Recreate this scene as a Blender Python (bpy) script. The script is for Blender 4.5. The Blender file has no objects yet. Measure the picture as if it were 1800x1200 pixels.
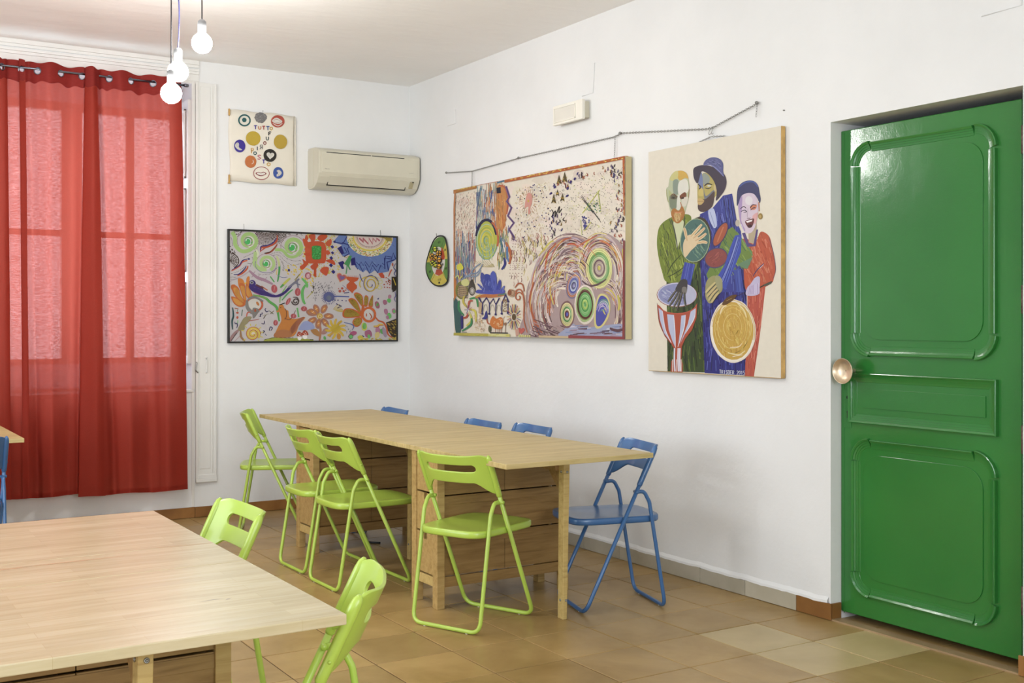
import bpy, bmesh, math, random
import numpy as np
from mathutils import Vector, Matrix, noise

random.seed(7)
SC = bpy.context.scene
COL = SC.collection
PI = math.pi

# ------------------------------------------------------------------ camera
F_PX, YAW, HOR, CAM = 1999.2, 0.5599, 562.8, Vector((-3.908, -7.697, 1.34))
cam_d = bpy.data.cameras.new('camera')
cam_d.sensor_width = 36.0
cam_d.lens = F_PX / 1800 * 36
cam_d.shift_y = -(600 - HOR) / 1800
cam_d.clip_start = 0.05
cam = bpy.data.objects.new('camera', cam_d)
cam.location = CAM
cam.rotation_euler = (PI / 2, 0, -YAW)
COL.objects.link(cam)
SC.camera = cam

# ------------------------------------------------------------------ world, lights, exposure
W = bpy.data.worlds.new('world')
SC.world = W
W.use_nodes = True
bg = W.node_tree.nodes['Background']
bg.inputs[0].default_value = (0.86, 0.94, 1.06, 1)
bg.inputs[1].default_value = 5.0
SC.view_settings.view_transform = 'Standard'
SC.view_settings.look = 'None'
SC.view_settings.exposure = -0.15
SC.view_settings.gamma = 1.0
SC.view_settings.use_curve_mapping = False

BULB_L = 200.0          # radiance of the three bulbs in view

def point(name, loc, power, radius, color=(0.96, 1.0, 1.03)):
    l = bpy.data.lights.new(name, 'POINT')
    l.energy = power
    l.color = color
    l.shadow_soft_size = radius
    o = bpy.data.objects.new(name, l)
    o.location = loc
    COL.objects.link(o)

def area(name, loc, rot, sx, sy, power, color):
    l = bpy.data.lights.new(name, 'AREA')
    l.shape = 'RECTANGLE'
    l.size, l.size_y = sx, sy
    l.energy = power
    l.color = color
    o = bpy.data.objects.new(name, l)
    o.location = loc
    o.rotation_euler = rot
    COL.objects.link(o)

# further pendant clusters of the room, above and behind the camera
point('pendant_light', (-3.1, -5.3, 2.4), 15, 0.06)
point('pendant_light', (-5.2, -3.6, 2.45), 55, 0.06)
point('pendant_light', (-5.0, -8.4, 2.20), 62, 0.08)
# added area fills that brighten the room, with no windows behind them
area('fill_rear', (-3.0, -10.2, 1.75), (PI / 2, 0, 0), 3.2, 1.9, 135, (0.92, 0.99, 1.06))
area('fill_side', (-6.3, -3.8, 1.5), (PI / 2, 0, -PI / 2), 3.0, 1.7, 105, (0.88, 0.97, 1.07))

# ------------------------------------------------------------------ helpers
def s2l(c):
    c = c / 255.0
    return c / 12.92 if c <= 0.04045 else ((c + 0.055) / 1.055) ** 2.4

def C3(r, g, b, k=1.0):
    return (s2l(r) * k, s2l(g) * k, s2l(b) * k, 1.0)

class NT:
    def __init__(s, name):
        s.m = bpy.data.materials.new(name)
        s.m.use_nodes = True
        s.t = s.m.node_tree
        s.t.nodes.clear()
        s.out = s.n('ShaderNodeOutputMaterial')
    def n(s, typ, **kw):
        nd = s.t.nodes.new(typ)
        for k, v in kw.items():
            setattr(nd, k, v)
        return nd
    def l(s, a, b):
        s.t.links.new(a, b)
    def noise(s, scale, detail=3, vec=None, rough=0.5, dist=0.0):
        nd = s.n('ShaderNodeTexNoise')
        nd.inputs['Scale'].default_value = scale
        nd.inputs['Detail'].default_value = detail
        nd.inputs['Roughness'].default_value = rough
        nd.inputs['Distortion'].default_value = dist
        if vec: s.l(vec, nd.inputs['Vector'])
        return nd
    def coord(s, scale=(1, 1, 1), which='Object', rot=(0, 0, 0)):
        tc = s.n('ShaderNodeTexCoord')
        mp = s.n('ShaderNodeMapping')
        mp.inputs['Scale'].default_value = scale
        mp.inputs['Rotation'].default_value = rot
        s.l(tc.outputs[which], mp.inputs['Vector'])
        return mp.outputs['Vector']
    def ramp(s, fac, stops):
        r = s.n('ShaderNodeValToRGB')
        e = r.color_ramp.elements
        while len(e) < len(stops): e.new(0.5)
        for i, (p, c) in enumerate(stops):
            e[i].position = p
            e[i].color = c
        s.l(fac, r.inputs['Fac'])
        return r.outputs['Color']
    def mix(s, fac, a, b, mode='MIX'):
        m = s.n('ShaderNodeMix', data_type='RGBA', blend_type=mode)
        if isinstance(fac, float): m.inputs[0].default_value = fac
        else: s.l(fac, m.inputs[0])
        for i, v in ((6, a), (7, b)):
            if isinstance(v, tuple): m.inputs[i].default_value = v
            else: s.l(v, m.inputs[i])
        return m.outputs[2]
    def bump(s, h, strength, dist=0.002):
        b = s.n('ShaderNodeBump')
        b.inputs['Strength'].default_value = strength
        b.inputs['Distance'].default_value = dist
        s.l(h, b.inputs['Height'])
        return b.outputs['Normal']
    def pbr(s, color, rough=0.5, metal=0.0, normal=None, spec=0.5, coat=0.0, coat_rough=0.1):
        p = s.n('ShaderNodeBsdfPrincipled')
        if isinstance(color, tuple): p.inputs['Base Color'].default_value = color
        else: s.l(color, p.inputs['Base Color'])
        if isinstance(rough, float): p.inputs['Roughness'].default_value = rough
        else: s.l(rough, p.inputs['Roughness'])
        p.inputs['Metallic'].default_value = metal
        p.inputs['Specular IOR Level'].default_value = spec
        p.inputs['Coat Weight'].default_value = coat
        p.inputs['Coat Roughness'].default_value = coat_rough
        if normal: s.l(normal, p.inputs['Normal'])
        s.l(p.outputs[0], s.out.inputs[0])
        return p

def simple(name, rgb, rough=0.5, metal=0.0, var=0.06, scale=8.0, bump=0.0, bscale=60.0, spec=0.5, coat=0.0):
    t = NT(name)
    c = C3(*rgb)
    dark = tuple(x * (1 - var * 2) for x in c[:3]) + (1,)
    lite = tuple(min(1, x * (1 + var)) for x in c[:3]) + (1,)
    v = t.coord()
    nz = t.noise(scale, 4, v)
    col = t.ramp(nz.outputs['Fac'], [(0.3, dark), (0.7, lite)])
    nm = None
    if bump > 0:
        nb = t.noise(bscale, 3, v)
        nm = t.bump(nb.outputs['Fac'], bump)
    t.pbr(col, rough, metal, nm, spec, coat)
    return t.m

# materials -----------------------------------------------------------
def wall_mat():
    t = NT('white_plaster')
    v = t.coord()
    n1 = t.noise(1.3, 4, v, 0.6)
    c = t.ramp(n1.outputs['Fac'], [(0.3, (0.735, 0.738, 0.735, 1)), (0.7, (0.79, 0.793, 0.79, 1))])
    n2 = t.noise(26, 5, v, 0.55)
    n3 = t.noise(3.5, 3, v)
    add = t.n('ShaderNodeMath', operation='ADD')
    t.l(n2.outputs['Fac'], add.inputs[0]); t.l(n3.outputs['Fac'], add.inputs[1])
    t.pbr(c, 0.6, 0, t.bump(add.outputs[0], 0.25, 0.006), 0.25)
    return t.m

def ceiling_mat():
    t = NT('ceiling_paint')
    v = t.coord((1, 1, 1), rot=(0, 0, 0.5))
    n1 = t.noise(1.1, 4, v, 0.6)
    c = t.ramp(n1.outputs['Fac'], [(0.3, (0.85, 0.83, 0.80, 1)), (0.7, (0.90, 0.885, 0.86, 1))])
    vs = t.coord((0.6, 3.0, 1))
    n2 = t.noise(2.2, 4, vs, 0.6)
    t.pbr(c, 0.38, 0, t.bump(n2.outputs['Fac'], 0.35, 0.03), 0.4)
    return t.m

def wood_mat(name, dark, mid, lite, rough=0.42, stave=True, axis='X', coat=0.0):
    """solid glued timber: lamellas with end joints, grain along one axis"""
    t = NT(name)
    rot = (0, 0, 0) if axis == 'X' else ((0, PI / 2, 0) if axis == 'Z' else (0, 0, PI / 2))
    g = t.coord((1.4, 16, 16), rot=rot)
    n1 = t.noise(3.0, 5, g, 0.6, 0.6)
    col = t.ramp(n1.outputs['Fac'], [(0.25, C3(*dark)), (0.5, C3(*mid)), (0.8, C3(*lite))])
    if stave:
        b = t.n('ShaderNodeTexBrick')
        vb = t.coord((1, 1, 1), rot=rot)
        t.l(vb, b.inputs['Vector'])
        b.inputs['Color1'].default_value = (0.88, 0.87, 0.84, 1)
        b.inputs['Color2'].default_value = (1.0, 1.0, 1.0, 1)
        b.inputs['Mortar'].default_value = (0.86, 0.82, 0.75, 1)
        b.inputs['Scale'].default_value = 1.0
        b.inputs['Mortar Size'].default_value = 0.0006
        b.inputs['Brick Width'].default_value = 0.47
        b.inputs['Row Height'].default_value = 0.043
        b.offset = 0.37
        col = t.mix(1.0, col, b.outputs['Color'], 'MULTIPLY')
    k = t.coord((2.0, 22, 22), rot=rot)
    nk = t.noise(1.2, 2, k, 0.4, 0.3)
    km = t.ramp(nk.outputs['Fac'], [(0.70, (1, 1, 1, 1)), (0.80, (0.72, 0.56, 0.42, 1))])
    col = t.mix(0.75, col, km, 'MULTIPLY')
    t.pbr(col, rough, 0, t.bump(n1.outputs['Fac'], 0.08, 0.001), 0.4, coat, 0.25)
    return t.m

def tile_mat(name, dark, lite, rough=0.36, cloud=0.5):
    t = NT(name)
    oi = t.n('ShaderNodeObjectInfo')
    geo = t.n('ShaderNodeNewGeometry')
    v = t.n('ShaderNodeMapping'); v.inputs['Location'].default_value = (0.31, 0.17, 0.43); v.inputs['Rotation'].default_value = (0.3, 0.2, 0.6)
    t.l(geo.outputs['Position'], v.inputs['Vector'])
    n1 = t.noise(3.0, 4, v.outputs[0], 0.6, 0.5)
    c = t.ramp(n1.outputs['Fac'], [(0.3, C3(*dark)), (0.72, C3(*lite))])
    hs = t.n('ShaderNodeHueSaturation')
    mr = t.n('ShaderNodeMapRange')
    mr.inputs['To Min'].default_value = 0.88; mr.inputs['To Max'].default_value = 1.10
    t.l(oi.outputs['Random'], mr.inputs['Value'])
    t.l(mr.outputs[0], hs.inputs['Value'])
    t.l(c, hs.inputs['Color'])
    n2 = t.noise(9, 4, v.outputs[0], 0.6)
    rr = t.n('ShaderNodeMapRange')
    rr.inputs['To Min'].default_value = rough - 0.07; rr.inputs['To Max'].default_value = rough + 0.06
    t.l(n2.outputs['Fac'], rr.inputs['Value'])
    t.pbr(hs.outputs['Color'], rr.outputs[0], 0, None, 0.5)
    return t.m

def gloss_green():
    t = NT('glossy_green_paint')
    v = t.coord((1, 1, 1))
    n1 = t.noise(1.2, 3, v)
    c = t.ramp(n1.outputs['Fac'], [(0.3, C3(40, 108, 46)), (0.7, C3(50, 122, 54))])
    n2 = t.noise(150, 2, v)
    n3 = t.noise(9, 4, v)
    n4 = t.n('ShaderNodeTexVoronoi'); n4.inputs['Scale'].default_value = 55
    t.l(v, n4.inputs['Vector'])
    sp = t.ramp(n4.outputs['Distance'], [(0.03, (1, 1, 1, 1)), (0.10, (0, 0, 0, 1))])
    a = t.n('ShaderNodeMath', operation='MULTIPLY_ADD')
    t.l(n2.outputs['Fac'], a.inputs[0]); a.inputs[1].default_value = 0.16
    t.l(n3.outputs['Fac'], a.inputs[2])
    b = t.n('ShaderNodeMath', operation='MULTIPLY_ADD')
    t.l(sp, b.inputs[0]); b.inputs[1].default_value = 0.12
    t.l(a.outputs[0], b.inputs[2])
    t.pbr(c, 0.16, 0, t.bump(b.outputs[0], 0.34, 0.004), 0.5, 0.2, 0.1)
    return t.m

def curtain_mat(name, base, trans, holes, mixf=0.34):
    t = NT(name)
    tc = t.n('ShaderNodeTexCoord')
    mp = t.n('ShaderNodeMapping'); mp.inputs['Scale'].default_value = (260, 260, 700)
    t.l(tc.outputs['Object'], mp.inputs['Vector'])
    nz = t.noise(1.0, 2, mp.outputs[0], 0.6, 0.0)
    mp2 = t.n('ShaderNodeMapping'); mp2.inputs['Scale'].default_value = (40, 40, 330)
    t.l(tc.outputs['Object'], mp2.inputs['Vector'])
    nz2 = t.noise(1.0, 3, mp2.outputs[0], 0.6, 0.1)
    col = t.ramp(nz2.outputs['Fac'], [(0.3, tuple(x * 0.85 for x in C3(*base)[:3]) + (1,)), (0.7, C3(*base))])
    d = t.n('ShaderNodeBsdfDiffuse'); t.l(col, d.inputs[0])
    tr = t.n('ShaderNodeBsdfTranslucent')
    tcol = t.ramp(nz2.outputs['Fac'], [(0.25, tuple(x * 0.8 for x in C3(*trans)[:3]) + (1,)), (0.7, C3(*trans))])
    t.l(tcol, tr.inputs[0])
    gl = t.n('ShaderNodeBsdfGlossy'); gl.inputs['Roughness'].default_value = 0.5
    gl.inputs[0].default_value = (0.8, 0.35, 0.3, 1)
    m1 = t.n('ShaderNodeMixShader'); m1.inputs[0].default_value = mixf
    t.l(d.outputs[0], m1.inputs[1]); t.l(tr.outputs[0], m1.inputs[2])
    m2 = t.n('ShaderNodeMixShader'); m2.inputs[0].default_value = 0.02
    t.l(m1.outputs[0], m2.inputs[1]); t.l(gl.outputs[0], m2.inputs[2])
    last = m2
    if holes > 0:
        tp = t.n('ShaderNodeBsdfTransparent'); tp.inputs[0].default_value = (1.0, 0.72, 0.70, 1)
        mx = t.n('ShaderNodeMath', operation='MULTIPLY_ADD'); mx.inputs[1].default_value = 0.5
        m4 = t.n('ShaderNodeMath', operation='MULTIPLY'); m4.inputs[1].default_value = 0.5
        t.l(nz2.outputs['Fac'], m4.inputs[0]); t.l(nz.outputs['Fac'], mx.inputs[0]); t.l(m4.outputs[0], mx.inputs[2])
        hr = t.ramp(mx.outputs[0], [(0.42, (holes * 0.2,) * 3 + (1,)), (0.60, (holes * 3.0,) * 3 + (1,))])
        m3 = t.n('ShaderNodeMixShader')
        t.l(hr, m3.inputs[0]); t.l(m2.outputs[0], m3.inputs[1]); t.l(tp.outputs[0], m3.inputs[2])
        last = m3
    t.l(last.outputs[0], t.out.inputs[0])
    return t.m

def emit(name, rgb, k):
    t = NT(name)
    e = t.n('ShaderNodeEmission'); e.inputs[0].default_value = rgb; e.inputs[1].default_value = k
    t.l(e.outputs[0], t.out.inputs[0])
    return t.m

def paint_mat(name, rough=0.45):
    t = NT(name)
    a = t.n('ShaderNodeAttribute'); a.attribute_name = 'paint'
    v = t.coord()
    nz = t.noise(260, 2, v)
    nb = t.noise(30, 3, v)
    k = t.ramp(nb.outputs['Fac'], [(0.3, (0.96, 0.96, 0.96, 1)), (0.7, (1, 1, 1, 1))])
    c = t.mix(1.0, a.outputs['Color'], k, 'MULTIPLY')
    t.pbr(c, rough, 0, t.bump(nz.outputs['Fac'], 0.08, 0.001), 0.3)
    return t.m

M = {}
M['wall'] = wall_mat()
M['ceiling'] = ceiling_mat()
M['white'] = simple('white_gloss_woodwork', (228, 227, 223), 0.32, var=0.03, scale=3, bump=0.05, bscale=20)
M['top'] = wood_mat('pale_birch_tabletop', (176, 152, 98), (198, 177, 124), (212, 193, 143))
M['top_near'] = wood_mat('overlit_birch_tabletop', (184, 169, 132), (198, 184, 148), (209, 197, 168), 0.27, coat=0.3)  # same birch as the other tops, colour paled for strong light on it
M['wood'] = wood_mat('honey_birch_frame', (150, 120, 68), (174, 144, 90), (190, 162, 108), 0.45, False, 'Z')
M['woodx'] = wood_mat('honey_birch_panels', (122, 92, 50), (144, 112, 66), (162, 130, 80), 0.45, False, 'X')
M['edge'] = wood_mat('birch_stretcher', (168, 140, 82), (190, 164, 104), (204, 180, 122), 0.45, False, 'X')
M['tile'] = tile_mat('glazed_terracotta_tile', (148, 119, 70), (178, 148, 98))
M['tile_lite'] = tile_mat('pale_replacement_tile', (172, 150, 106), (196, 174, 130), 0.36)
M['grout'] = simple('dark_grout', (66, 46, 32), 0.9, var=0.2, scale=30)
M['threshold'] = tile_mat('worn_threshold_tile', (150, 124, 92), (176, 150, 116), 0.4)
M['base_brown'] = tile_mat('brown_skirting_tile', (126, 84, 42), (158, 112, 60), 0.4)
M['base_grey'] = tile_mat('grey_skirting_tile', (160, 152, 132), (190, 184, 168), 0.4)
M['green'] = gloss_green()
M['dark_green'] = simple('dark_green_frame_paint', (20, 72, 32), 0.3)
M['lime'] = simple('lime_green_lacquer', (170, 196, 80), 0.30, var=0.03, coat=0.2)
M['blue'] = simple('mid_blue_lacquer', (58, 100, 150), 0.28, var=0.03, coat=0.2)
M['steel'] = simple('galvanised_steel', (150, 150, 146), 0.35, 0.9)
M['rust'] = simple('rusty_hinge', (110, 84, 78), 0.6, 0.3, var=0.3, scale=90)
M['black'] = simple('black_plastic', (22, 22, 22), 0.4)
M['dark'] = simple('dark_void', (8, 7, 7), 0.9)
M['brass'] = simple('worn_brass', (214, 196, 170), 0.34, 0.8, var=0.08, scale=25, bump=0.1, bscale=80)
M['cream'] = simple('aged_cream_plastic', (206, 201, 182), 0.36, var=0.02)
M['cream_dark'] = simple('dull_cream_plastic', (172, 162, 128), 0.45, var=0.03)  # deeper cream plastic, used for the display
M['offwhite'] = simple('white_plastic', (236, 233, 222), 0.35, var=0.02)
M['lens'] = simple('frosted_lens', (222, 218, 208), 0.2, var=0.02)
M['curtain'] = curtain_mat('sheer_red_fabric', (158, 56, 44), (224, 116, 98), 0.040)
M['curtain_hem'] = curtain_mat('lined_red_header', (146, 50, 46), (120, 34, 30), 0.0)
M['chrome'] = simple('brushed_chrome_rod', (120, 122, 132), 0.25, 1.0)
M['pole_wood'] = simple('pine_batten', (196, 158, 92), 0.5, var=0.12, scale=30)
M['canvas_side'] = simple('raw_canvas_side', (200, 186, 142), 0.8, var=0.05, bump=0.2, bscale=300)
M['canvas'] = simple('primed_canvas', (226, 220, 206), 0.8, var=0.02, bump=0.1, bscale=300)
M['paint'] = paint_mat('artist_paint')
M['socket'] = simple('grey_lamp_socket', (120, 120, 122), 0.5)
M['cable_blue'] = simple('blue_textile_cable', (62, 62, 120), 0.7)
M['cable_black'] = simple('black_textile_cable', (34, 30, 34), 0.7)
M['bulb'] = emit('lit_bulb_glass', (1.0, 0.99, 0.96, 1), BULB_L)
M['shade'] = simple('outdoor_concrete', (190, 190, 190), 0.8)
def glass_mat():
    t = NT('clear_window_glass')
    g = t.n('ShaderNodeBsdfGlossy'); g.inputs['Roughness'].default_value = 0.02
    tp = t.n('ShaderNodeBsdfTransparent'); tp.inputs[0].default_value = (0.96, 0.98, 0.98, 1)
    m = t.n('ShaderNodeMixShader'); m.inputs[0].default_value = 0.06
    t.l(tp.outputs[0], m.inputs[1]); t.l(g.outputs[0], m.inputs[2])
    t.l(m.outputs[0], t.out.inputs[0])
    return t.m
M['glass'] = glass_mat()
def glow_sheet():  # translucent sheet added to pass a sky glow into the curtain
    t = NT('translucent_glow_sheet')
    a_ = t.n('ShaderNodeBsdfTranslucent'); a_.inputs[0].default_value = (0.55, 0.56, 0.58, 1)
    b_ = t.n('ShaderNodeBsdfDiffuse'); b_.inputs[0].default_value = (0.8, 0.8, 0.8, 1)
    m_ = t.n('ShaderNodeMixShader'); m_.inputs[0].default_value = 0.3
    t.l(a_.outputs[0], m_.inputs[1]); t.l(b_.outputs[0], m_.inputs[2]); t.l(m_.outputs[0], t.out.inputs[0])
    return t.m
M['glow_sheet'] = glow_sheet()

# mesh builder --------------------------------------------------------
class MB:
    def __init__(s):
        s.v, s.f, s.sm = [], [], []
    def quad(s, a, b, c, d, smooth=False):
        i = len(s.v); s.v += [a, b, c, d]; s.f.append((i, i + 1, i + 2, i + 3)); s.sm.append(smooth)
    def ngon(s, pts, smooth=False):
        i = len(s.v); s.v += list(pts); s.f.append(tuple(range(i, i + len(pts)))); s.sm.append(smooth)
    def box(s, x0, x1, y0, y1, z0, z1):
        i = len(s.v)
        s.v += [(x0, y0, z0), (x1, y0, z0), (x1, y1, z0), (x0, y1, z0), (x0, y0, z1), (x1, y0, z1), (x1, y1, z1), (x0, y1, z1)]
        for f in ((0, 3, 2, 1), (4, 5, 6, 7), (0, 1, 5, 4), (1, 2, 6, 5), (2, 3, 7, 6), (3, 0, 4, 7)):
            s.f.append(tuple(i + k for k in f)); s.sm.append(False)
        return s
    def prism(s, pts, axis, a, b):
        """pts: 2D outline; extruded along axis between a and b"""
        def P(p, t):
            return {'X': (t, p[0], p[1]), 'Y': (p[0], t, p[1]), 'Z': (p[0], p[1], t)}[axis]
        i = len(s.v); n = len(pts)
        s.v += [P(p, a) for p in pts] + [P(p, b) for p in pts]
        s.f.append(tuple(i + k for k in range(n))); s.sm.append(False)
        s.f.append(tuple(i + n + k for k in reversed(range(n)))); s.sm.append(False)
        for k in range(n):
            s.f.append((i + k, i + (k + 1) % n, i + n + (k + 1) % n, i + n + k)); s.sm.append(False)
        return s
    def tube(s, pts, r, seg=10, closed=False, cap=True, sy=1.0):
        pts = [Vector(p) for p in pts]
        n = len(pts)
        tang = []
        for i in range(n):
            if closed: t = pts[(i + 1) % n] - pts[i - 1]
            elif i == 0: t = pts[1] - pts[0]
            elif i == n - 1: t = pts[-1] - pts[-2]
            else: t = (pts[i + 1] - pts[i]).normalized() + (pts[i] - pts[i - 1]).normalized()
            tang.append(t.normalized())
        up = Vector((0, 0, 1)) if abs(tang[0].z) < 0.9 else Vector((1, 0, 0))
        u = tang[0].cross(up).normalized()
        base = len(s.v)
        for i in range(n):
            u = (u - tang[i] * u.dot(tang[i])).normalized()
            w = tang[i].cross(u)
            rr = r[i] if isinstance(r, (list, tuple)) else r
            for k in range(seg):
                a = 2 * PI * k / seg
                s.v.append(tuple(pts[i] + u * math.cos(a) * rr + w * math.sin(a) * rr * sy))
        rings = n if closed else n - 1
        for i in range(rings):
            for k in range(seg):
                a = base + i * seg + k; b = base + i * seg + (k + 1) % seg
                c = base + ((i + 1) % n) * seg + (k + 1) % seg; d = base + ((i + 1) % n) * seg + k
                s.f.append((a, b, c, d)); s.sm.append(True)
        if cap and not closed:
            s.f.append(tuple(base + k for k in reversed(range(seg)))); s.sm.append(False)
            s.f.append(tuple(base + (n - 1) * seg + k for k in range(seg))); s.sm.append(False)
        return s
    def lathe(s, prof, origin=(0, 0, 0), axis=(0, 0, 1), seg=28):
        ax = Vector(axis).normalized()
        u = ax.orthogonal().normalized(); w = ax.cross(u); o = Vector(origin)
        base = len(s.v)
        for (r, h) in prof:
            for k in range(seg):
                a = 2 * PI * k / seg
                s.v.append(tuple(o + ax * h + (u * math.cos(a) + w * math.sin(a)) * r))
        for i in range(len(prof) - 1):
            for k in range(seg):
                a = base + i * seg + k; b = base + i * seg + (k + 1) % seg
                s.f.append((a, b, b + seg, a + seg)); s.sm.append(True)
        return s
    def build(s, name, mat, parent=None, loc=None, bevel=0.0, weld=False):
        me = bpy.data.meshes.new(name)
        me.from_pydata([tuple(p) for p in s.v], [], s.f)
        me.polygons.foreach_set('use_smooth', s.sm)
        if weld or bevel:
            bm = bmesh.new(); bm.from_mesh(me)
            if weld: bmesh.ops.remove_doubles(bm, verts=bm.verts, dist=1e-5)
            bmesh.ops.recalc_face_normals(bm, faces=bm.faces)
            bm.to_mesh(me); bm.free()
        me.materials.append(mat)
        me.update()
        o = bpy.data.objects.new(name, me)
        COL.objects.link(o)
        if parent: o.parent = parent
        if loc: o.location = loc
        if bevel:
            b = o.modifiers.new('bevel', 'BEVEL'); b.width = bevel; b.segments = 2; b.limit_method = 'ANGLE'
        return o

def box(name, mat, x0, x1, y0, y1, z0, z1, parent=None, bevel=0.0):
    return MB().box(x0, x1, y0, y1, z0, z1).build(name, mat, parent, None, bevel)

def thing(name, label, cat, loc=(0, 0, 0), rz=0.0, group=None):
    o = bpy.data.objects.new(name, None)
    o.empty_display_size = 0.1
    o.location = loc; o.rotation_euler = (0, 0, rz)
    COL.objects.link(o)
    return tag(o, label, cat, group)

def tag(o, label, cat, group=None):
    o['label'] = label; o['category'] = cat
    if group: o['group'] = group
    return o

def struct(o):
    o['kind'] = 'structure'
    return o

def stuff(o):
    o['kind'] = 'stuff'
    return o

def copy_tree(o, parent=None):
    c = o.copy(); COL.objects.link(c)
    if parent: c.parent = parent
    for ch in list(o.children): copy_tree(ch, c)
    return c

def fillet(pts, r, n=6):
    """round the inner corners of a polyline"""
    P = [Vector(p) for p in pts]; out = [P[0]]
    for i in range(1, len(P) - 1):
        a, b, c = P[i - 1], P[i], P[i + 1]
        d1 = (a - b).normalized(); d2 = (c - b).normalized()
        ang = d1.angle(d2); t = min(r / math.tan(ang / 2), (a - b).length * 0.49, (c - b).length * 0.49)
        p0, p2 = b + d1 * t, b + d2 * t
        for k in range(n + 1):
            s = k / n
            out.append(p0 * (1 - s) ** 2 + b * 2 * s * (1 - s) + p2 * s ** 2)
    out.append(P[-1])
    return out

# a surveyor's sight line: photograph pixel -> point on a known plane of the room
_s, _c = math.sin(YAW), math.cos(YAW)
def ray(x, y):
    a, b = (x - 900) / F_PX, (HOR - y) / F_PX
    return Vector((_s + a * _c, _c - a * _s, b))
def at_x(px, py, X): r = ray(px, py); return CAM + r * ((X - CAM.x) / r.x)
def at_y(px, py, Y): r = ray(px, py); return CAM + r * ((Y - CAM.y) / r.y)
def at_z(px, py, Z): r = ray(px, py); return CAM + r * ((Z - CAM.z) / r.z)

# ================================================================== ROOM SHELL
CEIL = 3.105
TS = 0.3377                      # floor tile pitch
TX, TY = -1.666, -3.663          # a tile crossing in the room

m = MB()
m.box(-6.6, -3.45, 0, 0.38, 0, CEIL); m.box(-1.64, 0.45, 0, 0.38, 0, CEIL)
m.box(-3.45, -1.64, 0, 0.38, 0, 0.865); m.box(-3.45, -1.64, 0, 0.38, 2.95, CEIL)
struct(m.build('wall_left', M['wall']))
m = MB()
DY0, DY1, DZ = -4.145, -5.088, 2.225
m.box(0, 0.45, DY0, 0, 0, CEIL); m.box(0, 0.45, -10.6, DY1, 0, CEIL); m.box(0, 0.45, DY1, DY0, DZ, CEIL)
struct(m.build('wall_right', M['wall']))
struct(box('wall_back', M['wall'], -6.6, 0.45, -10.8, -10.6, 0, CEIL))
struct(box('wall_side', M['wall'], -6.8, -6.6, -10.8, 0.38, 0, CEIL))
struct(box('ceiling', M['ceiling'], -6.8, 0.45, -10.8, 0.38, CEIL, CEIL + 0.1))
struct(box('wall_corridor', M['dark'], 0.45, 0.5, DY1 - 0.1, DY0 + 0.1, 0, DZ))
floor = struct(box('floor', M['grout'], -6.6, 0.45, -10.6, 0.0, -0.06, -0.0035))

# floor tiles: shared bevelled tile mesh, one object per tile in view
def tile_mesh(name, mat):
    h = TS / 2 - 0.0026; k = h - 0.0016
    b = MB()
    v = [(-h, -h, -.012), (h, -h, -.012), (h, h, -.012), (-h, h, -.012), (-h, -h, -.0014), (h, -h, -.0014), (h, h, -.0014), (-h, h, -.0014),
         (-k, -k, 0), (k, -k, 0), (k, k, 0), (-k, k, 0)]
    b.v = v; b.f = [(0, 1, 5, 4), (1, 2, 6, 5), (2, 3, 7, 6), (3, 0, 4, 7), (4, 5, 9, 8), (5, 6, 10, 9), (6, 7, 11, 10), (7, 4, 8, 11), (8, 9, 10, 11)]
    b.sm = [False] * 9
    me = bpy.data.meshes.new(name); me.from_pydata(b.v, [], b.f); me.materials.append(mat)
    return me
tm, tml = tile_mesh('tile', M['tile']), tile_mesh('tile_pale', M['tile_lite'])
rest = MB()
lite = {(3, 1), (3, 2), (4, 2)}
for i in range(-15, 6):
    for j in range(-11, 21):
        x, y = TX + (i + 0.5) * TS, TY - (j + 0.5) * TS
        if x - TS / 2 > (0.10 if DY1 < y < DY0 else 0.02) or y > 0.06: continue
        if i == 5 and not (DY1 < y < DY0): continue
        d = Vector((x, y, 0)) - CAM
        dep = d.x * _s + d.y * _c
        vis = False
        if dep > 0.5:
            px = 900 + F_PX * (d.x * _c - d.y * _s) / dep; py = HOR + F_PX * 1.34 / dep
            vis = -70 < px < 1870 and py < 1290
            # hidden beneath the near table top
            if vis and x < -3.2 and y < -4.6: vis = False
        if vis:
            o = bpy.data.objects.new('tile', tml if (i, j) in lite else tm)
            COL.objects.link(o); o.parent = floor
            o.location = (x, y, random.uniform(-.0006, .0004)); o.rotation_euler = (random.uniform(-.0012, .0012), random.uniform(-.0012, .0012), 0)
        else:
            h = TS / 2 - .0026
            rest.box(x - h, x + h, y - h, y + h, -.012, 0)
stuff(rest.build('tile_field', M['tile'], floor))

# skirting tiles
bl = MB().box(-6.6, 0, -0.004, 0, 0, 0.07).build('baseboard_left', M['grout']); struct(bl)
x = -0.012
edges = [-0.012]
k = 0
xs = [-0.012, -0.28, -0.617, -0.955, -1.292, -1.63]
while xs[-1] > -6.3: xs.append(xs[-1] - TS)
for a, b in zip(xs, xs[1:]):
    box('tile', M['base_brown'], b + .0015, a - .0015, -0.011 - random.uniform(0, .001), -0.004, 0.002, 0.074 + random.uniform(-.002, .002), bl, 0.0012)
br = MB().box(-0.004, 0, DY0, 0, 0, 0.07).build('baseboard_right', M['grout']); struct(br)
ys = [-0.012, -0.29, -0.62, -0.95, -1.29, -1.62, -1.95, -2.272, -2.61, -2.944, -3.285, -3.612, -3.947, DY0 - 0.012]
for n, (a, b) in enumerate(zip(ys, ys[1:])):
    mt = M['base_brown'] if n >= len(ys) - 2 else M['base_grey']
    t0 = random.uniform(-.003, .003)
    box('tile', mt, -0.011 - random.uniform(0, .001), -0.004, b + .0015, a - .0015, 0.002, 0.077 + t0, br, 0.0012)
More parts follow.
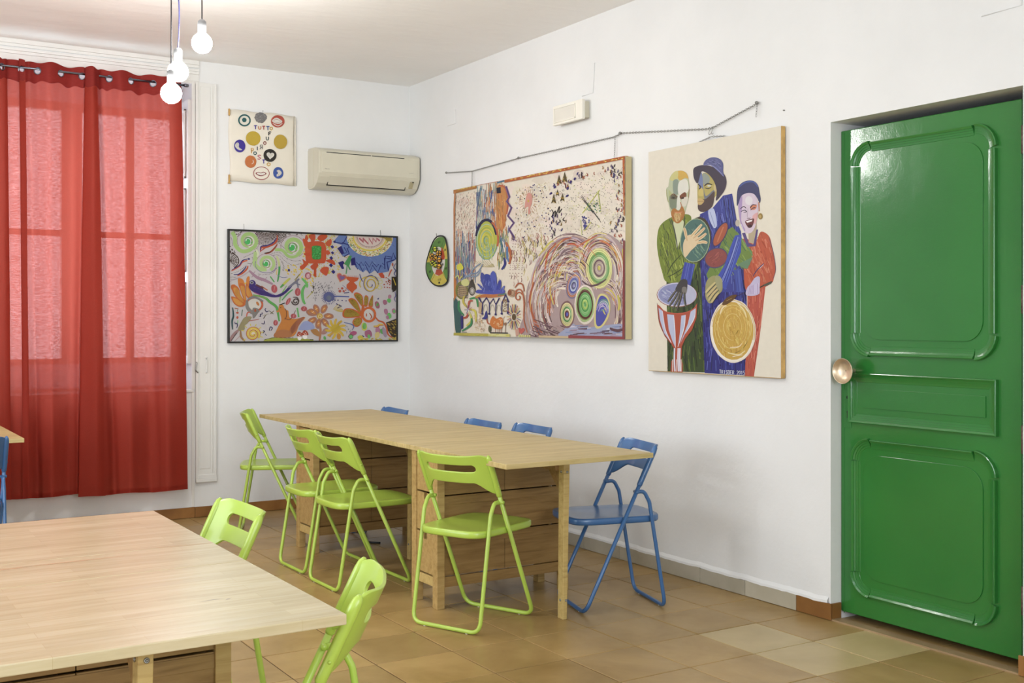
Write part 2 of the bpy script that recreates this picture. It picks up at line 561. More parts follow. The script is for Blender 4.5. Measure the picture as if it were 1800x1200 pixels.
box('tile', M['base_brown'], 0.0, 0.058, DY0 - 0.010, DY0 - 0.0005, 0.002, 0.074, br, 0.0012)
box('tile', M['base_brown'], -0.012, -0.001, DY1 - 0.33, DY1 + 0.012, 0.002, 0.077, br, 0.0012)
# ragged plaster bead above the grey skirting
pb = MB()
N = 150; prof = []
for i in range(N + 1):
    y = -0.02 + (DY0 + 0.03) * i / N
    z = 0.079 + 0.006 * noise.noise((y * 9, 0, 0)) + 0.003 * noise.noise((y * 31, 2, 0))
    prof.append((y, z))
for (y0, z0), (y1, z1) in zip(prof, prof[1:]):
    pb.quad((-0.0125, y0, z0 - .004), (-0.0125, y1, z1 - .004), (-0.011, y1, z1 + .007), (-0.011, y0, z0 + .007), True)
    pb.quad((-0.011, y0, z0 + .007), (-0.011, y1, z1 + .007), (0, y1, z1 + .022), (0, y0, z0 + .022), True)
    pb.quad((0, y0, z0 - .006), (0, y1, z1 - .006), (-0.0125, y1, z1 - .004), (-0.0125, y0, z0 - .004), True)
pb.build('plaster_bead', M['wall'], br)

# doorway threshold
th = struct(box('trim_3', M['threshold'], -0.004, 0.050, DY1 + .002, DY0 - .002, -0.002, 0.007))

# ------------------------------------------------------------------ window
w1 = struct(thing('window_1', '', '', (0, 0, 0)))
for k_ in ('label', 'category'): del w1[k_]
WX0, WX1 = -3.45, -1.64
box('window_frame', M['white'], WX0, WX1, 0.30, 0.36, 2.735, 2.79, w1, .003)
box('window_frame', M['white'], WX0, WX1, 0.30, 0.36, 2.93, 2.95, w1, .003)
box('glow_strip', M['glow_sheet'], WX0, WX1, 0.325, 0.329, 2.79, 2.93, w1)  # translucent strip added in the head frame to whiten the eyelet holes
box('window_frame', M['white'], WX0, WX1, 0.30, 0.36, 0.866, 0.885, w1, .003)
box('window_frame', M['white'], WX0, WX1, 0.30, 0.36, 1.05, 1.085, w1, .003)
box('glow_strip', M['glow_sheet'], WX0, WX1, 0.325, 0.329, 0.885, 1.05, w1)  # translucent strip added in the solid bottom rail to brighten the curtain
box('window_frame', M['white'], WX1 - 0.06, WX1, 0.30, 0.36, 1.075, 2.735, w1, .003)
box('window_frame', M['white'], WX0, WX0 + 0.10, 0.30, 0.36, 1.075, 2.735, w1, .003)
box('meeting_stile', M['white'], -2.43, -2.30, 0.295, 0.355, 1.075, 2.735, w1, .003)
box('meeting_stile', M['white'], -3.02, -2.86, 0.295, 0.355, 1.075, 2.735, w1, .003)
for (a, b) in ((-2.30, -1.70), (-2.86, -2.43), (-3.35, -3.02)):
    box('glazing_bar', M['white'], a, b, 0.31, 0.345, 1.90, 1.94, w1, .002)
    box('pane', M['glass'], a, b, 0.325, 0.329, 1.075, 1.90, w1)
    box('pane', M['glass'], a, b, 0.325, 0.329, 1.94, 2.735, w1)
box('glazing_bar', M['white'], -2.01, -1.955, 0.31, 0.345, 1.075, 2.735, w1, .002)
box('window_sill', M['white'], WX0, WX1, -0.012, 0.30, 0.852, 0.869, w1, .003)
# inner shutter folded back against the reveal, three raised panels
sh = box('shutter', M['white'], -1.672, -1.644, 0.012, 0.292, 1.045, 2.84, w1, .002)
for z0, z1 in ((1.10, 1.60), (1.67, 2.24), (2.31, 2.78)):
    mb = MB()
    X = -1.672
    y0, y1 = 0.055, 0.255
    mb.box(X - .006, X, y0, y1, z0, z1)
    mb.box(X - .010, X - .006, y0 + .035, y1 - .035, z0 + .035, z1 - .035)
    for a, b, c, d in ((y0, y0 + .012, z0, z1), (y1 - .012, y1, z0, z1), (y0, y1, z0, z0 + .012), (y0, y1, z1 - .012, z1)):
        mb.box(X - .014, X, a, b, c, d)
    mb.build('shutter_panel', M['white'], sh, None, .002)
for z in (1.25, 1.95, 2.65):
    MB().tube([(-1.640, -0.004, z - .035), (-1.640, -0.004, z + .035)], .006, 8).build('hinge', M['white'], sh)
# outer edge stop and painted latch
box('window_frame', M['white'], -1.652, -1.630, -0.012, 0.012, 0.87, 2.96, w1, .003)
lt = MB().tube(fillet([(-1.622, -.008, 1.06), (-1.622, -.03, 1.05), (-1.632, -.03, 1.00), (-1.612, -.022, .985)], .01), .004, 8).build('latch', M['steel'], w1)

# panelled strip beside the window
t1 = MB()
xa, xb, za, zb = -1.627, -1.482, 0.238, 2.96
t1.box(xa, xb, -0.010, 0, za, zb)
for (a, b, c, d, y) in ((xa, xa + .018, za, zb, -.020), (xb - .014, xb, za, zb, -.016), (xa, xb, za, za + .022, -.024), (xa + .006, xb - .006, za + .022, za + .050, -.017)):
    t1.box(a, b, y, -0.008, c, d)
t1.box(xa + .03, xb - .042, -0.014, -0.008, za + .09, zb - .03)
t1.box(xb - .034, xb - .026, -0.015, -0.008, za + .06, zb - .02)
t1 = struct(t1.build('trim_1', M['white'], None, None, .003))
t1h = MB().tube(fillet([(-1.555, -.014, 1.075), (-1.555, -.026, 1.07), (-1.555, -.026, .985), (-1.555, -.014, .98)], .008), .0035, 8)
t1h.lathe([(.0, 0), (.007, 0), (.007, -.006), (0, -.006)], (-1.555, -.014, 1.085), (0, 1, 0), 12)
t1h.build('pull_handle', M['white'], t1)
# corner bead under the sill and joint line
struct(box('trim_4', M['white'], -1.652, -1.632, -0.006, 0, 0.075, 0.852, None, .002))
# stepped cornice over the window
cn = MB()
for z0, z1, y in ((3.075, 3.105, -.020), (3.055, 3.075, -.013), (3.030, 3.048, -.024), (3.010, 3.030, -.016), (2.965, 3.010, -.010), (2.945, 2.965, -.018)):
    cn.box(-6.6, -1.60, y * .55, 0, z0, z1)
struct(cn.build('trim_2', M['white'], None, None, .003))
# faint surface conduits and blank cover on the right wall
cv = MB().box(-0.006, 0, -0.72, -0.60, 2.72, 2.82).build('trim_5', M['wall'], None, None, .002); struct(cv)
p0, p1 = at_x(1726, 29, 0), at_x(1796, 9, 0)
q = MB().tube([(-.002, p0.y, p0.z), (-.002, p1.y, p1.z), (-.002, p1.y - .004, p1.z + .1)], .0022, 6)
a = at_x(1046, 110, 0); b = at_x(1043, 163, 0); c = at_x(1024, 169, 0)
q.tube([(-.002, a.y, a.z), (-.002, b.y, b.z), (-.002, c.y, c.z)], .0022, 6)
struct(q.build('trim_6', M['wall']))

# ------------------------------------------------------------------ green door
DX = 0.065
def D(px, py):
    p = at_x(px, py, DX); return p.y, p.z
dl = DY0 - 0.001; dr = -5.040
door = box('door_1', M['green'], DX, DX + 0.045, dr, dl, 0.034, 2.19, None, 0.004)
struct(door)
PROF = [(0, 0), (.0008, .017), (.004, .018), (.012, .0135), (.0125, .0105), (.021, .0085), (.0215, .0060), (.030, .0045), (.0305, .0025), (.040, .0015), (.041, 0)]
def mould(path, name='moulding', w=1.0):
    """path: list of (y,z); profile grows to the left of the walk direction, proud towards the room"""
    b = MB(); P = [Vector(p) for p in path]; rows = []
    for i, p in enumerate(P):
        t = (P[min(i + 1, len(P) - 1)] - P[max(i - 1, 0)]).normalized()
        nrm = Vector((-t.y, t.x))
        rows.append([(DX - h, p.x + nrm.x * o * w, p.y + nrm.y * o * w) for o, h in PROF])
    for r0, r1 in zip(rows, rows[1:]):
        for k in range(len(PROF) - 1):
            b.quad(r0[k], r1[k], r1[k + 1], r0[k + 1])
    b.ngon(rows[0]); b.ngon(rows[-1][::-1])
    return b.build(name, M['green'], door, None, 0, True)
def rounded(y0, y1, z0, z1, r, n=8):
    out = []
    for cx, cz, a0 in ((y1 - r, z1 - r, 0), (y0 + r, z1 - r, 90), (y0 + r, z0 + r, 180), (y1 - r, z0 + r, 270)):
        for k in range(n + 1):
            a = math.radians(a0 + 90 * k / n); out.append((cx + r * math.cos(a), cz + r * math.sin(a)))
    return out
def panel(zt, zb, fz0, fz1):
    yl, yr, r = -4.217, -4.935, 0.100      # yl is the latch side
    zt_, zb_ = zt, zb
    # straight pieces (walk so that the profile grows inwards)
    mould([(yl - r - .004, zt_), (yr + r + .004, zt_)])
    mould([(yr + r, zb_), (yl - r, zb_)])
    mould([(yr, zt_ - r - .004), (yr, zb_ + r + .004)])
    mould([(yl, zb_ + r), (yl, zt_ - r)])
    for cy, cz, a0 in ((yl - r, zt_ - r, 0), (yr + r, zt_ - r, 90), (yr + r, zb_ + r, 180), (yl - r, zb_ + r, 270)):
        pts = []
        for k in range(11):
            a = math.radians(a0 + 4 + 82 * k / 10)
            pts.append((cy + (r + .006) * math.cos(a), cz + (r + .006) * math.sin(a)))
        mould(pts)
    f = rounded(yr + .062, yl - .062, fz0, fz1, .085)
    MB().prism(f, 'X', DX - .005, DX + .002).build('raised_field', M['green'], door, None, .0008)
panel(2.118, 1.185, 1.255, 2.055)
panel(0.818, 0.130, 0.205, 0.752)
mould([(-4.198, 1.108), (-4.940, 1.108)]); mould([(-4.940, 0.886), (-4.198, 0.886)])
mould([(-4.940, 1.108), (-4.940, 0.886)]); mould([(-4.198, 0.886), (-4.198, 1.108)])
box('raised_field', M['green'], DX - .005, DX + .002, -4.885, -4.275, 0.955, 1.040, door, .0008)
box('stile_bead', M['green'], DX - .0012, DX, -4.168, -4.164, 0.03, 2.18, door)
box('rebate_strip', M['dark_green'], DX + .002, DX + .05, -5.086, -5.042, 0.03, 2.20, door)
box('edge_bead', M['green'], DX - .008, DX + .02, -5.064, -5.050, 0.06, 2.195, door, .002)
for z in (2.03, 1.42, 0.885, 0.27):
    h = box('hinge', M['rust'], DX - .014, DX + .01, -5.062, -5.047, z - .05, z + .05, door, .002)
    MB().tube([(DX - .016, -5.055, z - .054), (DX - .016, -5.055, z + .054)], .006, 8).build('hinge_pin', M['rust'], h)
esc = box('lock_plate', M['green'], DX - .0025, DX, -4.208, -4.168, 0.86, 1.03, door, .001)
y, z = D(1491, 698)
MB().lathe([(0, 0), (.0075, 0), (.0075, .001)], (DX - .004, y, z), (1, 0, 0), 16).build('spindle_hole', M['dark'], esc)
y, z = D(1491, 728)
kh = MB().prism([(y - .004, z - .016), (y + .004, z - .016), (y + .0035, z + .004), (y + .006, z + .012), (y, z + .018), (y - .006, z + .012), (y - .0035, z + .004)], 'X', DX - .0045, DX - .002)
kh.build('keyhole', M['dark'], esc)
# concave brass dish used as pull
kd = MB()
oc = at_x(1480, 652, -0.012)
kd.lathe([(.002, 0), (.026, .002), (.044, .009), (.053, .020), (.0545, .0235), (.0565, .0225), (.055, .017), (.045, .005), (.027, -.003), (.012, -.007), (.010, -.012), (.010, -.060)],
         (0.012, oc.y, oc.z), (-1, 0.0, 0), 40)
kn = kd.build('handle', M['brass'], door, None, 0, True)
kn['label'] = 'round concave brass dish handle'

# ================================================================== FURNITURE
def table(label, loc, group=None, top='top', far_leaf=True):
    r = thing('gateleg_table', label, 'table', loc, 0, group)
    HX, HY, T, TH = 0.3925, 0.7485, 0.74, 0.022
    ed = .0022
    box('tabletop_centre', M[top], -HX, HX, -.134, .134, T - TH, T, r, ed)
    for s in (-1, 1):
        if s > 0 and not far_leaf:
            box('tabletop_leaf', M[top], -HX, HX, .136, .157, T - .61, T - .002, r, ed)
            continue
        a, b = sorted((s * .1355, s * HY))
        lf = box('tabletop_leaf', M[top], -HX, HX, a, b, T - TH, T, r, ed)
        # cleats under the leaf
        for xx in (-.30, .22):
            c, d = sorted((s * .52, s * .60))
            box('cleat', M['woodx'], xx, xx + .06, c, d, T - TH - .016, T - TH, lf, .002)
    BX, BY = 0.385, 0.130
    BO = {-1: 0.385, 1: 0.355}; BP = 0.355
    for sx in (-1, 1):
        for sy in (-1, 1):
            BX = BO[sx]; a, b = sorted((sx * BX, sx * (BX - .040))); c, d = sorted((sy * BY, sy * (BY - .046)))
            box('leg', M['wood'], a, b, c, d, 0, T - TH, r, .002)
        a, b = sorted((sx * (BX - .004), sx * (BX - .026)))
        box('end_rail', M['edge'], a, b, -.084, .084, .098, .142, r, .0015)
        # three drawers per end, thumb notch cut in the upper edge of the lower two
        for n, (za, zb) in enumerate(((.532, .712), (.345, .527), (.148, .340))):
            X0, X1 = sx * (BX - .006), sx * (BX - .024)
            nt = .014
            o_ = [(-.083, za + .002), (.083, za + .002), (.083, zb - .002)]
            if n > 0: o_ += [(nt, zb - .002), (nt, zb - .034), (-nt, zb - .034), (-nt, zb - .002)]
            o_ += [(-.083, zb - .002)]
            f = MB().prism(o_, 'X', min(X0, X1), max(X0, X1)).build('drawer', M['wood'], r, None, .0012)
            a, b = sorted((sx * (BX - .026), sx * .03))
            box('drawer_box', M['woodx'], a, b, -.080, .080, za + .006, zb - .036, f)
    BX = .385
    for sy in (-1, 1):
        c, d = sorted((sy * (BY - .004), sy * (BY - .018)))
        box('bottom_rail', M['woodx'], -BX + .04, BP - .04, c, d, .098, .146, r, .002)
        for za, zb, in ((.526, .718), (.338, .520), (.150, .332)):
            for a, b in ((-BX + .04, -.0122), (-.0098, BP - .04)):
                box('side_panel', M['woodx'], a, b, *sorted((sy * (BY - .010), sy * (BY - .020))), za, zb, r, .0015)
            # the stepped lip along the head of every row
            box('panel_lip', M['woodx'], -BX + .04, BP - .04, *sorted((sy * (BY - .007), sy * (BY - .012))), zb - .040, zb - .004, r, .0015)
    for s in (-1, 1):
        if s > 0 and not far_leaf: continue
        gy = s * 0.560
        g = MB()
        q = [(.010, 0), (.032, 0), (.048, T - TH - .012), (.016, T - TH - .012)]
        g.prism(q, 'Y', gy - .021, gy + .021)
        go = g.build('gate_leg', M['edge'], r, None, .002)
        tri = [(gy - s * .02, T - TH - .001), (gy - s * .17, T - TH - .001), (gy - s * .02, T - TH - .16)]
        MB().prism(tri, 'X', .022, .038).build('gusset', M['woodx'], go, None, .001)
        box('head_block', M['woodx'], -.010, .065, *sorted((gy - s * .02, gy + s * .05)), T - TH - .013, T - TH, go, .002)
        for zz in (.66, .085):
            MB().lathe([(0, 0), (.006, 0), (.006, .003), (.003, .003), (.003, .001), (0, .001)], (.0105 + .0085 * zz, gy, zz), (-1, 0, 0), 12).build('bolt', M['steel'], go)
            MB().lathe([(0, 0), (.006, 0), (.006, .003), (.003, .003), (.003, .001), (0, .001)], (.025 + .012 * zz, gy + s * .021, zz), (0, s, 0), 12).build('bolt', M['steel'], go)
        # stretcher back to the body, high under the leaf
        box('gate_rail', M['woodx'], -.002, .018, *sorted((gy - s * .02, s * BY)), T - TH - .055, T - TH - .016, go, .002)
    return r

GT = None
tB = table('birch gateleg table with both leaves up, nearer the green door of the joined pair', (-1.022, -2.925, 0))
tA = table('birch gateleg table at the curtain end of the joined pair, near the room corner', (-1.022, -1.425, 0))
tC = table('pale bleached birch gateleg table filling the lower left foreground', (-3.352, -4.80, 0), None, 'top_near')
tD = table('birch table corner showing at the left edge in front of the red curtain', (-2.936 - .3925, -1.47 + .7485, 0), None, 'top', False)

# knots and a pencil-like scratch on the near table top
kn = MB()
def streak(px, py, L, wd, up=0.0005):
    p = at_z(px, py, 0.7404); n = 14; a = []; b_ = []
    for i in range(n + 1):
        t_ = i / n; w_ = wd * math.sin(PI * t_) ** .6 + .0002
        x_ = p.x + (t_ - .5) * L; y_ = p.y + .006 * math.sin(t_ * 2.4)
        a.append((x_, y_ - w_, .7402)); b_.append((x_, y_ + w_, .7402))
    kn.ngon(a + b_[::-1])
for o_ in list(tC.children):
    pass
streak(138, 986, .24, .0035); streak(8, 1001, .10, .004)
knot = kn.build('knot', simple('reddish_knot', (196, 150, 110), 0.4), None)
knot.parent = tC; knot.matrix_parent_inverse = Matrix.Translation((3.352, 4.80, 0))
kn = MB(); streak(372, 1055, .05, .0012); streak(402, 1053, .012, .0022); streak(160, 918, .03, .0015)
knot = kn.build('knot', simple('dark_knot', (112, 100, 92), 0.4), None)
knot.parent = tC; knot.matrix_parent_inverse = Matrix.Translation((3.352, 4.80, 0))

# ------------------------------------------------------------------ folding chairs
A0, A1 = Vector((0.2, 0.0105)), Vector((-0.152, 0.765))       # (y, z) of the long tubes
def along(z): t = (z - A0.y) / (A1.y - A0.y); return A0.x + (A1.x - A0.x) * t
NB = Vector((-(A1 - A0).normalized().y, (A1 - A0).normalized().x))   # backwards normal
def chair_meshes(mat, pref):
    out = {}
    R = .0095; HW = .191
    # long frame
    p = [(-HW, along(.74), .74), (-HW, along(.0105), .0105), (HW, along(.0105), .0105), (HW, along(.74), .74)]
    out['front_frame'] = MB().tube(fillet(p, .055, 8), R, 12)
    hw = .183
    p = [(-hw, -.052, .548), (-hw, -.092, .552), (-hw, -.120, .50), (-hw, -.2, .0105), (hw, -.2, .0105), (hw, -.120, .50), (hw, -.092, .552), (hw, -.052, .548)]
    q = fillet(p[0:4], .03, 5)
    full = fillet([p[0], p[1], p[2], p[3], p[4], p[5], p[6], p[7]], .05, 7)
    out['rear_frame'] = MB().tube(full, R * .95, 12)
    # seat
    s = MB(); ol = []
    N = 64
    for i in range(N):
        a = 2 * PI * i / N; ca, sa = math.cos(a), math.sin(a)
        e = 0.34
        xx = math.copysign(abs(ca) ** e, ca) * (.180 - .006 * math.copysign(1, -sa) * abs(sa) ** .5)
        yy = math.copysign(abs(sa) ** e, sa) * .218 + .028
        if sa < 0: yy -= .012 * (1 - (xx / .180) ** 2)
        else: yy += .010 * (1 - (xx / .172) ** 2)
        ol.append((xx, yy))
    rings = [(.985, .405), (1.0, .412), (1.0, .428), (.985, .434), (.93, .4345), (.75, .4295), (.5, .425), (.25, .423), (.02, .4225)]
    base = []
    for k_, zz in rings:
        base.append(len(s.v)); s.v += [(x_ * k_, (y_ - .028) * k_ + .028, zz) for x_, y_ in ol]
    for b0, b1 in zip(base, base[1:]):
        for i in range(N):
            s.f.append((b0 + i, b0 + (i + 1) % N, b1 + (i + 1) % N, b1 + i)); s.sm.append(True)
    s.f.append(tuple(range(base[0], base[0] + N))[::-1]); s.sm.append(False)
    s.f.append(tuple(range(base[-1], base[-1] + N))); s.sm.append(True)
    out['seat'] = s
    # backrest shell with slot
    b = MB()
    X = sorted(set([round(v_, 4) for v_ in list(np.linspace(-.198, .198, 45)) + [s_ * (.132 - .017 + .017 * math.sin(a_)) for s_ in (-1, 1) for a_ in np.linspace(0, PI / 2, 7)]]))
    def top(x_):
        a_ = abs(x_); return .768 if a_ < .150 else .768 - .048 * (1 - math.sqrt(max(0, 1 - ((a_ - .150) / .0485) ** 2)))
    def bot(x_):
        a_ = abs(x_)
        if a_ < .105: return .648
        t_ = min(1, (a_ - .105) / .083); return .648 - .058 * t_ * t_ * (3 - 2 * t_) if t_ < 1 else .590
    def slot(x_):
        a_ = abs(x_)
        if a_ <= .115: return .0165
        if a_ >= .132: return 0.0
        return .0165 * math.sqrt(max(0, 1 - ((a_ - .115) / .017) ** 2))
    zc = .712
    def P(x_, z_):
        a_ = min(1, abs(x_) / .190)
        d_ = .056 * (1 - a_ ** 3.0) - .004
        y_ = along(z_)
        return (x_, y_ + NB.x * d_, z_ + NB.y * d_ * .6)
    def strip(f0, f1, n):
        g = []
        for x_ in X:
            z0_, z1_ = f0(x_), f1(x_)
            g.append([P(x_, z0_ + (z1_ - z0_) * i / n) for i in range(n + 1)])
        for c0, c1 in zip(g, g[1:]):
            for i in range(n):
                b.quad(c0[i], c1[i], c1[i + 1], c0[i + 1], True)
    strip(lambda x_: zc + slot(x_), top, 4)
    strip(bot, lambda x_: zc - slot(x_), 5)
    out['backrest'] = b
    for sx, nm_ in ((-1, 'sleeve'), (1, 'sleeve_b')):
        sl = MB()
        zs = [.578, .582, .60, .68, .735, .752, .762]
        rr = [.0105, .0125, .0130, .0135, .0135, .011, .004]
        sl.tube([(sx * HW, along(z_), z_) for z_ in zs], rr, 14)
        out[nm_] = sl
    for sx, nm_ in ((-1, 'pivot'), (1, 'pivot_b')):
        bo = MB()
        bo.lathe([(0, 0), (.004, 0), (.0045, .001), (.0045, .002), (0, .003)], (sx * (HW + .012), along(.625), .625), (sx, 0, 0), 10)
        out['bolt' + ('_b' if sx > 0 else '')] = bo
        bo = MB()
        bo.lathe([(0, -.02), (.008, -.02), (.008, .013), (.005, .015), (0, .015)], (sx * HW, along(.55), .55), (sx, 0, 0), 12)
        out[nm_] = bo
    for yy in (.2, -.2):
        for sx in (-1, 1):
            ft = MB()
            ft.tube([(sx * .115, yy - .0001, .0), (sx * .115, yy, .006)], .006, 8)
            out['foot%d%d' % (yy > 0, sx > 0)] = ft
    res = {}
    for k_, mb in out.items():
        nm = 'foot' if k_[:4] == 'foot' else k_.replace('_b', '') if k_[-2:] == '_b' else k_
        mt = mat if nm == 'pivot' else M['offwhite'] if nm == 'foot' else mat
        o_ = mb.build(nm, mt, None, None, 0, k_ == 'backrest')
        if k_ == 'backrest':
            so = o_.modifiers.new('s', 'SOLIDIFY'); so.thickness = .009; so.offset = 0
            bv = o_.modifiers.new('b', 'BEVEL'); bv.width = .0035; bv.segments = 3; bv.limit_method = 'ANGLE'; bv.angle_limit = math.radians(50)
        res[k_] = o_
    return res

protos = {}
CH = 'folding chairs around the long table'
def chair(kind, label, cx, cy, fx, fy, group):
    rz = math.atan2(fy, fx) - PI / 2
    r = thing('folding_chair', label, 'chair', (cx, cy, 0), rz, group)
    if kind not in protos:
        protos[kind] = chair_meshes(M[kind], kind)
        src = protos[kind]
        for o_ in src.values(): o_.parent = r
    else:
        for k_, o_ in protos[kind].items():
            c_ = o_.copy(); COL.objects.link(c_); c_.parent = r
    return r
GL, GB = 'lime green folding chairs', 'blue folding chairs'
chair('lime', 'lime green folding chair nearest the open end of the table, its back to the camera', -1.352, -3.291, .919, .394, GL)
chair('lime', 'right-hand lime green folding chair of the overlapping pair at the long table', -1.470, -2.337, 1.0, 0.01, GL)
chair('lime', 'left-hand lime green folding chair of the overlapping pair, behind its twin', -1.458, -1.875, 1.0, 0.01, GL)
chair('lime', 'lime green folding chair seen side-on at the curtain end of the long table', -1.45 + .915 * .155 - .03, -0.552 - .404 * .155 - .10, .915, -.404, GL)
chair('lime', 'lime green folding chair tucked halfway along the pale foreground table', -2.738 - .155, -4.24, -1.0, 0.0, GL)
chair('lime', 'lime green folding chair at the near corner of the pale table, lower edge', -2.957, -5.259, -.90, .44, GL)
chair('blue', 'blue folding chair fully in view by the white wall, behind the table end', -.6425, -3.367, -.966, .257, GB)
chair('blue', 'blue chair back peeking over the long table, right one of the close pair', -.477 - .152, -2.442, -1.0, .06, GB)
chair('blue', 'blue chair back peeking over the long table, left one of the close pair', -.560 - .152, -2.052, -1.0, .02, GB)
chair('blue', 'blue folding chair back peeking over the table nearest the room corner', -.597 - .152, -.974, -1.0, .06, GB)
chair('blue', 'blue folding chair cut off by the left edge, in front of the curtain', -3.222, -1.40, 0.0, 1.0, GB)

# ================================================================== CURTAINS
def X_at(px, Y): return at_y(px, 500, Y).x
ROD_Z, ROD_Y = 2.902, -0.130
rod = thing('curtain_rod', 'thin dark chrome curtain rod above the window', 'curtain rod', (-2.6, ROD_Y, ROD_Z))
MB().tube([(-.95, 0, 0), (.862, 0, 0)], .0075, 12).build('rod', M['chrome'], rod)
MB().lathe([(0, 0), (.011, 0), (.013, .01), (.010, .028), (0, .03)], (.862, 0, 0), (1, 0, 0), 16).build('finial', M['chrome'], rod)
for x in (.845, -.9):
    MB().tube([(x, 0, 0), (x, .118, 0)], .005, 8).box(x - .012, x + .012, .112, .128, -.03, .03).build('bracket', M['chrome'], rod)

def catmull(P, n):
    out = []
    P = [P[0]] + list(P) + [P[-1]]
    for i in range(1, len(P) - 2):
        p0, p1, p2, p3 = (np.array(P[i + k], float) for k in (-1, 0, 1, 2))
        for k in range(n):
            t = k / n
            out.append(tuple(0.5 * ((2 * p1) + (-p0 + p2) * t + (2 * p0 - 5 * p1 + 4 * p2 - p3) * t * t + (-p0 + 3 * p1 - 3 * p2 + p3) * t ** 3)))
    out.append(tuple(P[-2]))
    return out

def curtain(label, knots, z_bot, grommets):
    """knots: (px at the header, Y there, px at the hem, Y there)"""
    K = [(X_at(a, b), b, X_at(c, d), d) for a, b, c, d in knots]
    S = catmull(K, 12)
    n = len(S)
    zt, zh = 2.945, 2.825
    root = thing('curtain', label, 'curtain', (K[len(K) // 2][0], -0.12, zt), 0, 'red eyelet curtains at the window')
    ox, oy, oz = root.location
    def pt(i, z):
        x0, y0, x1, y1 = S[i]
        t = (zt - z) / (zt - z_bot)
        e = max(0.0, t) ** .75
        wob = .006 * t * noise.noise((i * .11, z * 1.1, 0))
        return (x0 + (x1 - x0) * e - ox + wob, y0 + (y1 - y0) * e - oy + wob * 2, z - oz)
    # body
    b = MB(); rows = 34
    hem = [z_bot + .020 * noise.noise((S[i][2] * 4, 1.0, 0)) - .16 * (S[i][3] + .12) for i in range(n)]
    hd = [zh + .007 * math.sin(i * .35) + .01 * noise.noise((i * .1, 3, 0)) for i in range(n)]
    for i in range(n):
        for j in range(rows + 1):
            t = j / rows
            b.v.append(pt(i, hd[i] + (hem[i] - hd[i]) * t))
    for i in range(n - 1):
        for j in range(rows):
            a = i * (rows + 1) + j
            b.f.append((a, a + 1, a + rows + 2, a + rows + 1)); b.sm.append(True)
    b.build('fabric', M['curtain'], root)
    # hem band
    hb = MB()
    for i in range(n - 1):
        q0, q1 = pt(i, hem[i] + .0), pt(i + 1, hem[i + 1])
        q2, q3 = pt(i + 1, hem[i + 1] + .03), pt(i, hem[i] + .03)
        o_ = Vector((0, -.0012, 0))
        hb.quad(*[tuple(Vector(q) + o_) for q in (q0, q1, q2, q3)], True)
    hb.build('hem', M['curtain'], root)
    # header with punched holes
    h = MB(); sub = 6; S2 = []
    for i in range(n - 1):
        for k in range(sub):
            S2.append((i, k / sub))
    S2.append((n - 2, 1.0))
    G = [X_at(g, ROD_Y) for g in grommets]
    cz = ROD_Z - .011
    cols = []
    for i, f in S2:
        col = []
        hz = hd[i] * (1 - f) + hd[i + 1] * f - .004
        tp = zt + .006 * math.sin(i * .23)
        for j in range(25):
            z = hz + (tp - hz) * j / 24
            p, q = Vector(pt(i, z)), Vector(pt(i + 1, z))
            col.append(p.lerp(q, f) + Vector((0, -.0008, 0)))
        cols.append(col)
    segx = [c[12].x for c in cols]
    for a in range(len(cols) - 1):
        for j in range(24):
            c_ = (cols[a][j] + cols[a + 1][j + 1]) / 2
            wx, wz, wy = c_.x + ox, c_.z + oz, c_.y + oy
            if any((wx - g) ** 2 + (wz - cz) ** 2 < .0195 ** 2 for g in G): continue
            h.quad(tuple(cols[a][j]), tuple(cols[a + 1][j]), tuple(cols[a + 1][j + 1]), tuple(cols[a][j + 1]), True)
    hd_o = h.build('header', M['curtain_hem'], root, None, 0, True)
    for g in G:
        # find fabric direction there
        best = min(range(n), key=lambda i: abs(S[i][0] - g) + .3 * abs(S[i][1] - ROD_Y))
        i0, i1 = max(0, best - 1), min(n - 1, best + 1)
        d = Vector((S[i1][0] - S[i0][0], S[i1][1] - S[i0][1], 0)).normalized()
        ring = [tuple(Vector((g - ox, S[best][1] - oy - .001, cz - oz)) + d * math.cos(a) * .0205 + Vector((0, 0, 1)) * math.sin(a) * .0205) for a in [2 * PI * k / 24 for k in range(24)]]
        MB().tube(ring, .0034, 8, True).build('eyelet', M['chrome'], root)
    return root

curtain('right-hand sheer red curtain, its dark folded edge overlapping the middle one',
        [(152, -.100, 141, -.085), (170, -.112, 186, -.098), (150, -.145, 138, -.14), (163, -.180, 168, -.175), (171, -.150, 189, -.150), (178, -.112, 200, -.105), (192, -.128, 212, -.135), (211, -.168, 232, -.165),
         (230, -.130, 248, -.115), (248, -.095, 268, -.085), (269, -.130, 284, -.140), (288, -.162, 297, -.175), (306, -.132, 312, -.130), (318, -.112, 330, -.115), (310, -.088, 318, -.085), (297, -.080, 302, -.075)],
        0.215, [192, 230, 269, 300])
curtain('middle sheer red curtain between the other two',
        [(4, -.088, 4, -.085), (31, -.118, 40, -.11), (44, -.165, 52, -.150), (33, -.148, 40, -.135), (38, -.128, 54, -.125), (50, -.100, 66, -.085), (66, -.130, 76, -.135), (86, -.170, 92, -.175),
         (106, -.130, 106, -.125), (126, -.092, 122, -.085), (147, -.122, 134, -.120), (153, -.115, 140, -.11)],
        0.235, [38, 66, 107, 145])
curtain('left sheer red curtain cut off by the edge of the photo',
        [(-120, -.13, -122, -.13), (-96, -.165, -100, -.17), (-74, -.13, -78, -.12), (-52, -.092, -54, -.085), (-28, -.13, -30, -.14), (-8, -.165, -8, -.170), (4, -.140, 8, -.145), (12, -.112, 20, -.115), (2, -.098, 6, -.09), (-6, -.09, -2, -.08), (8, -.08, 16, -.075)],
        0.235, [-74, -28, 3])

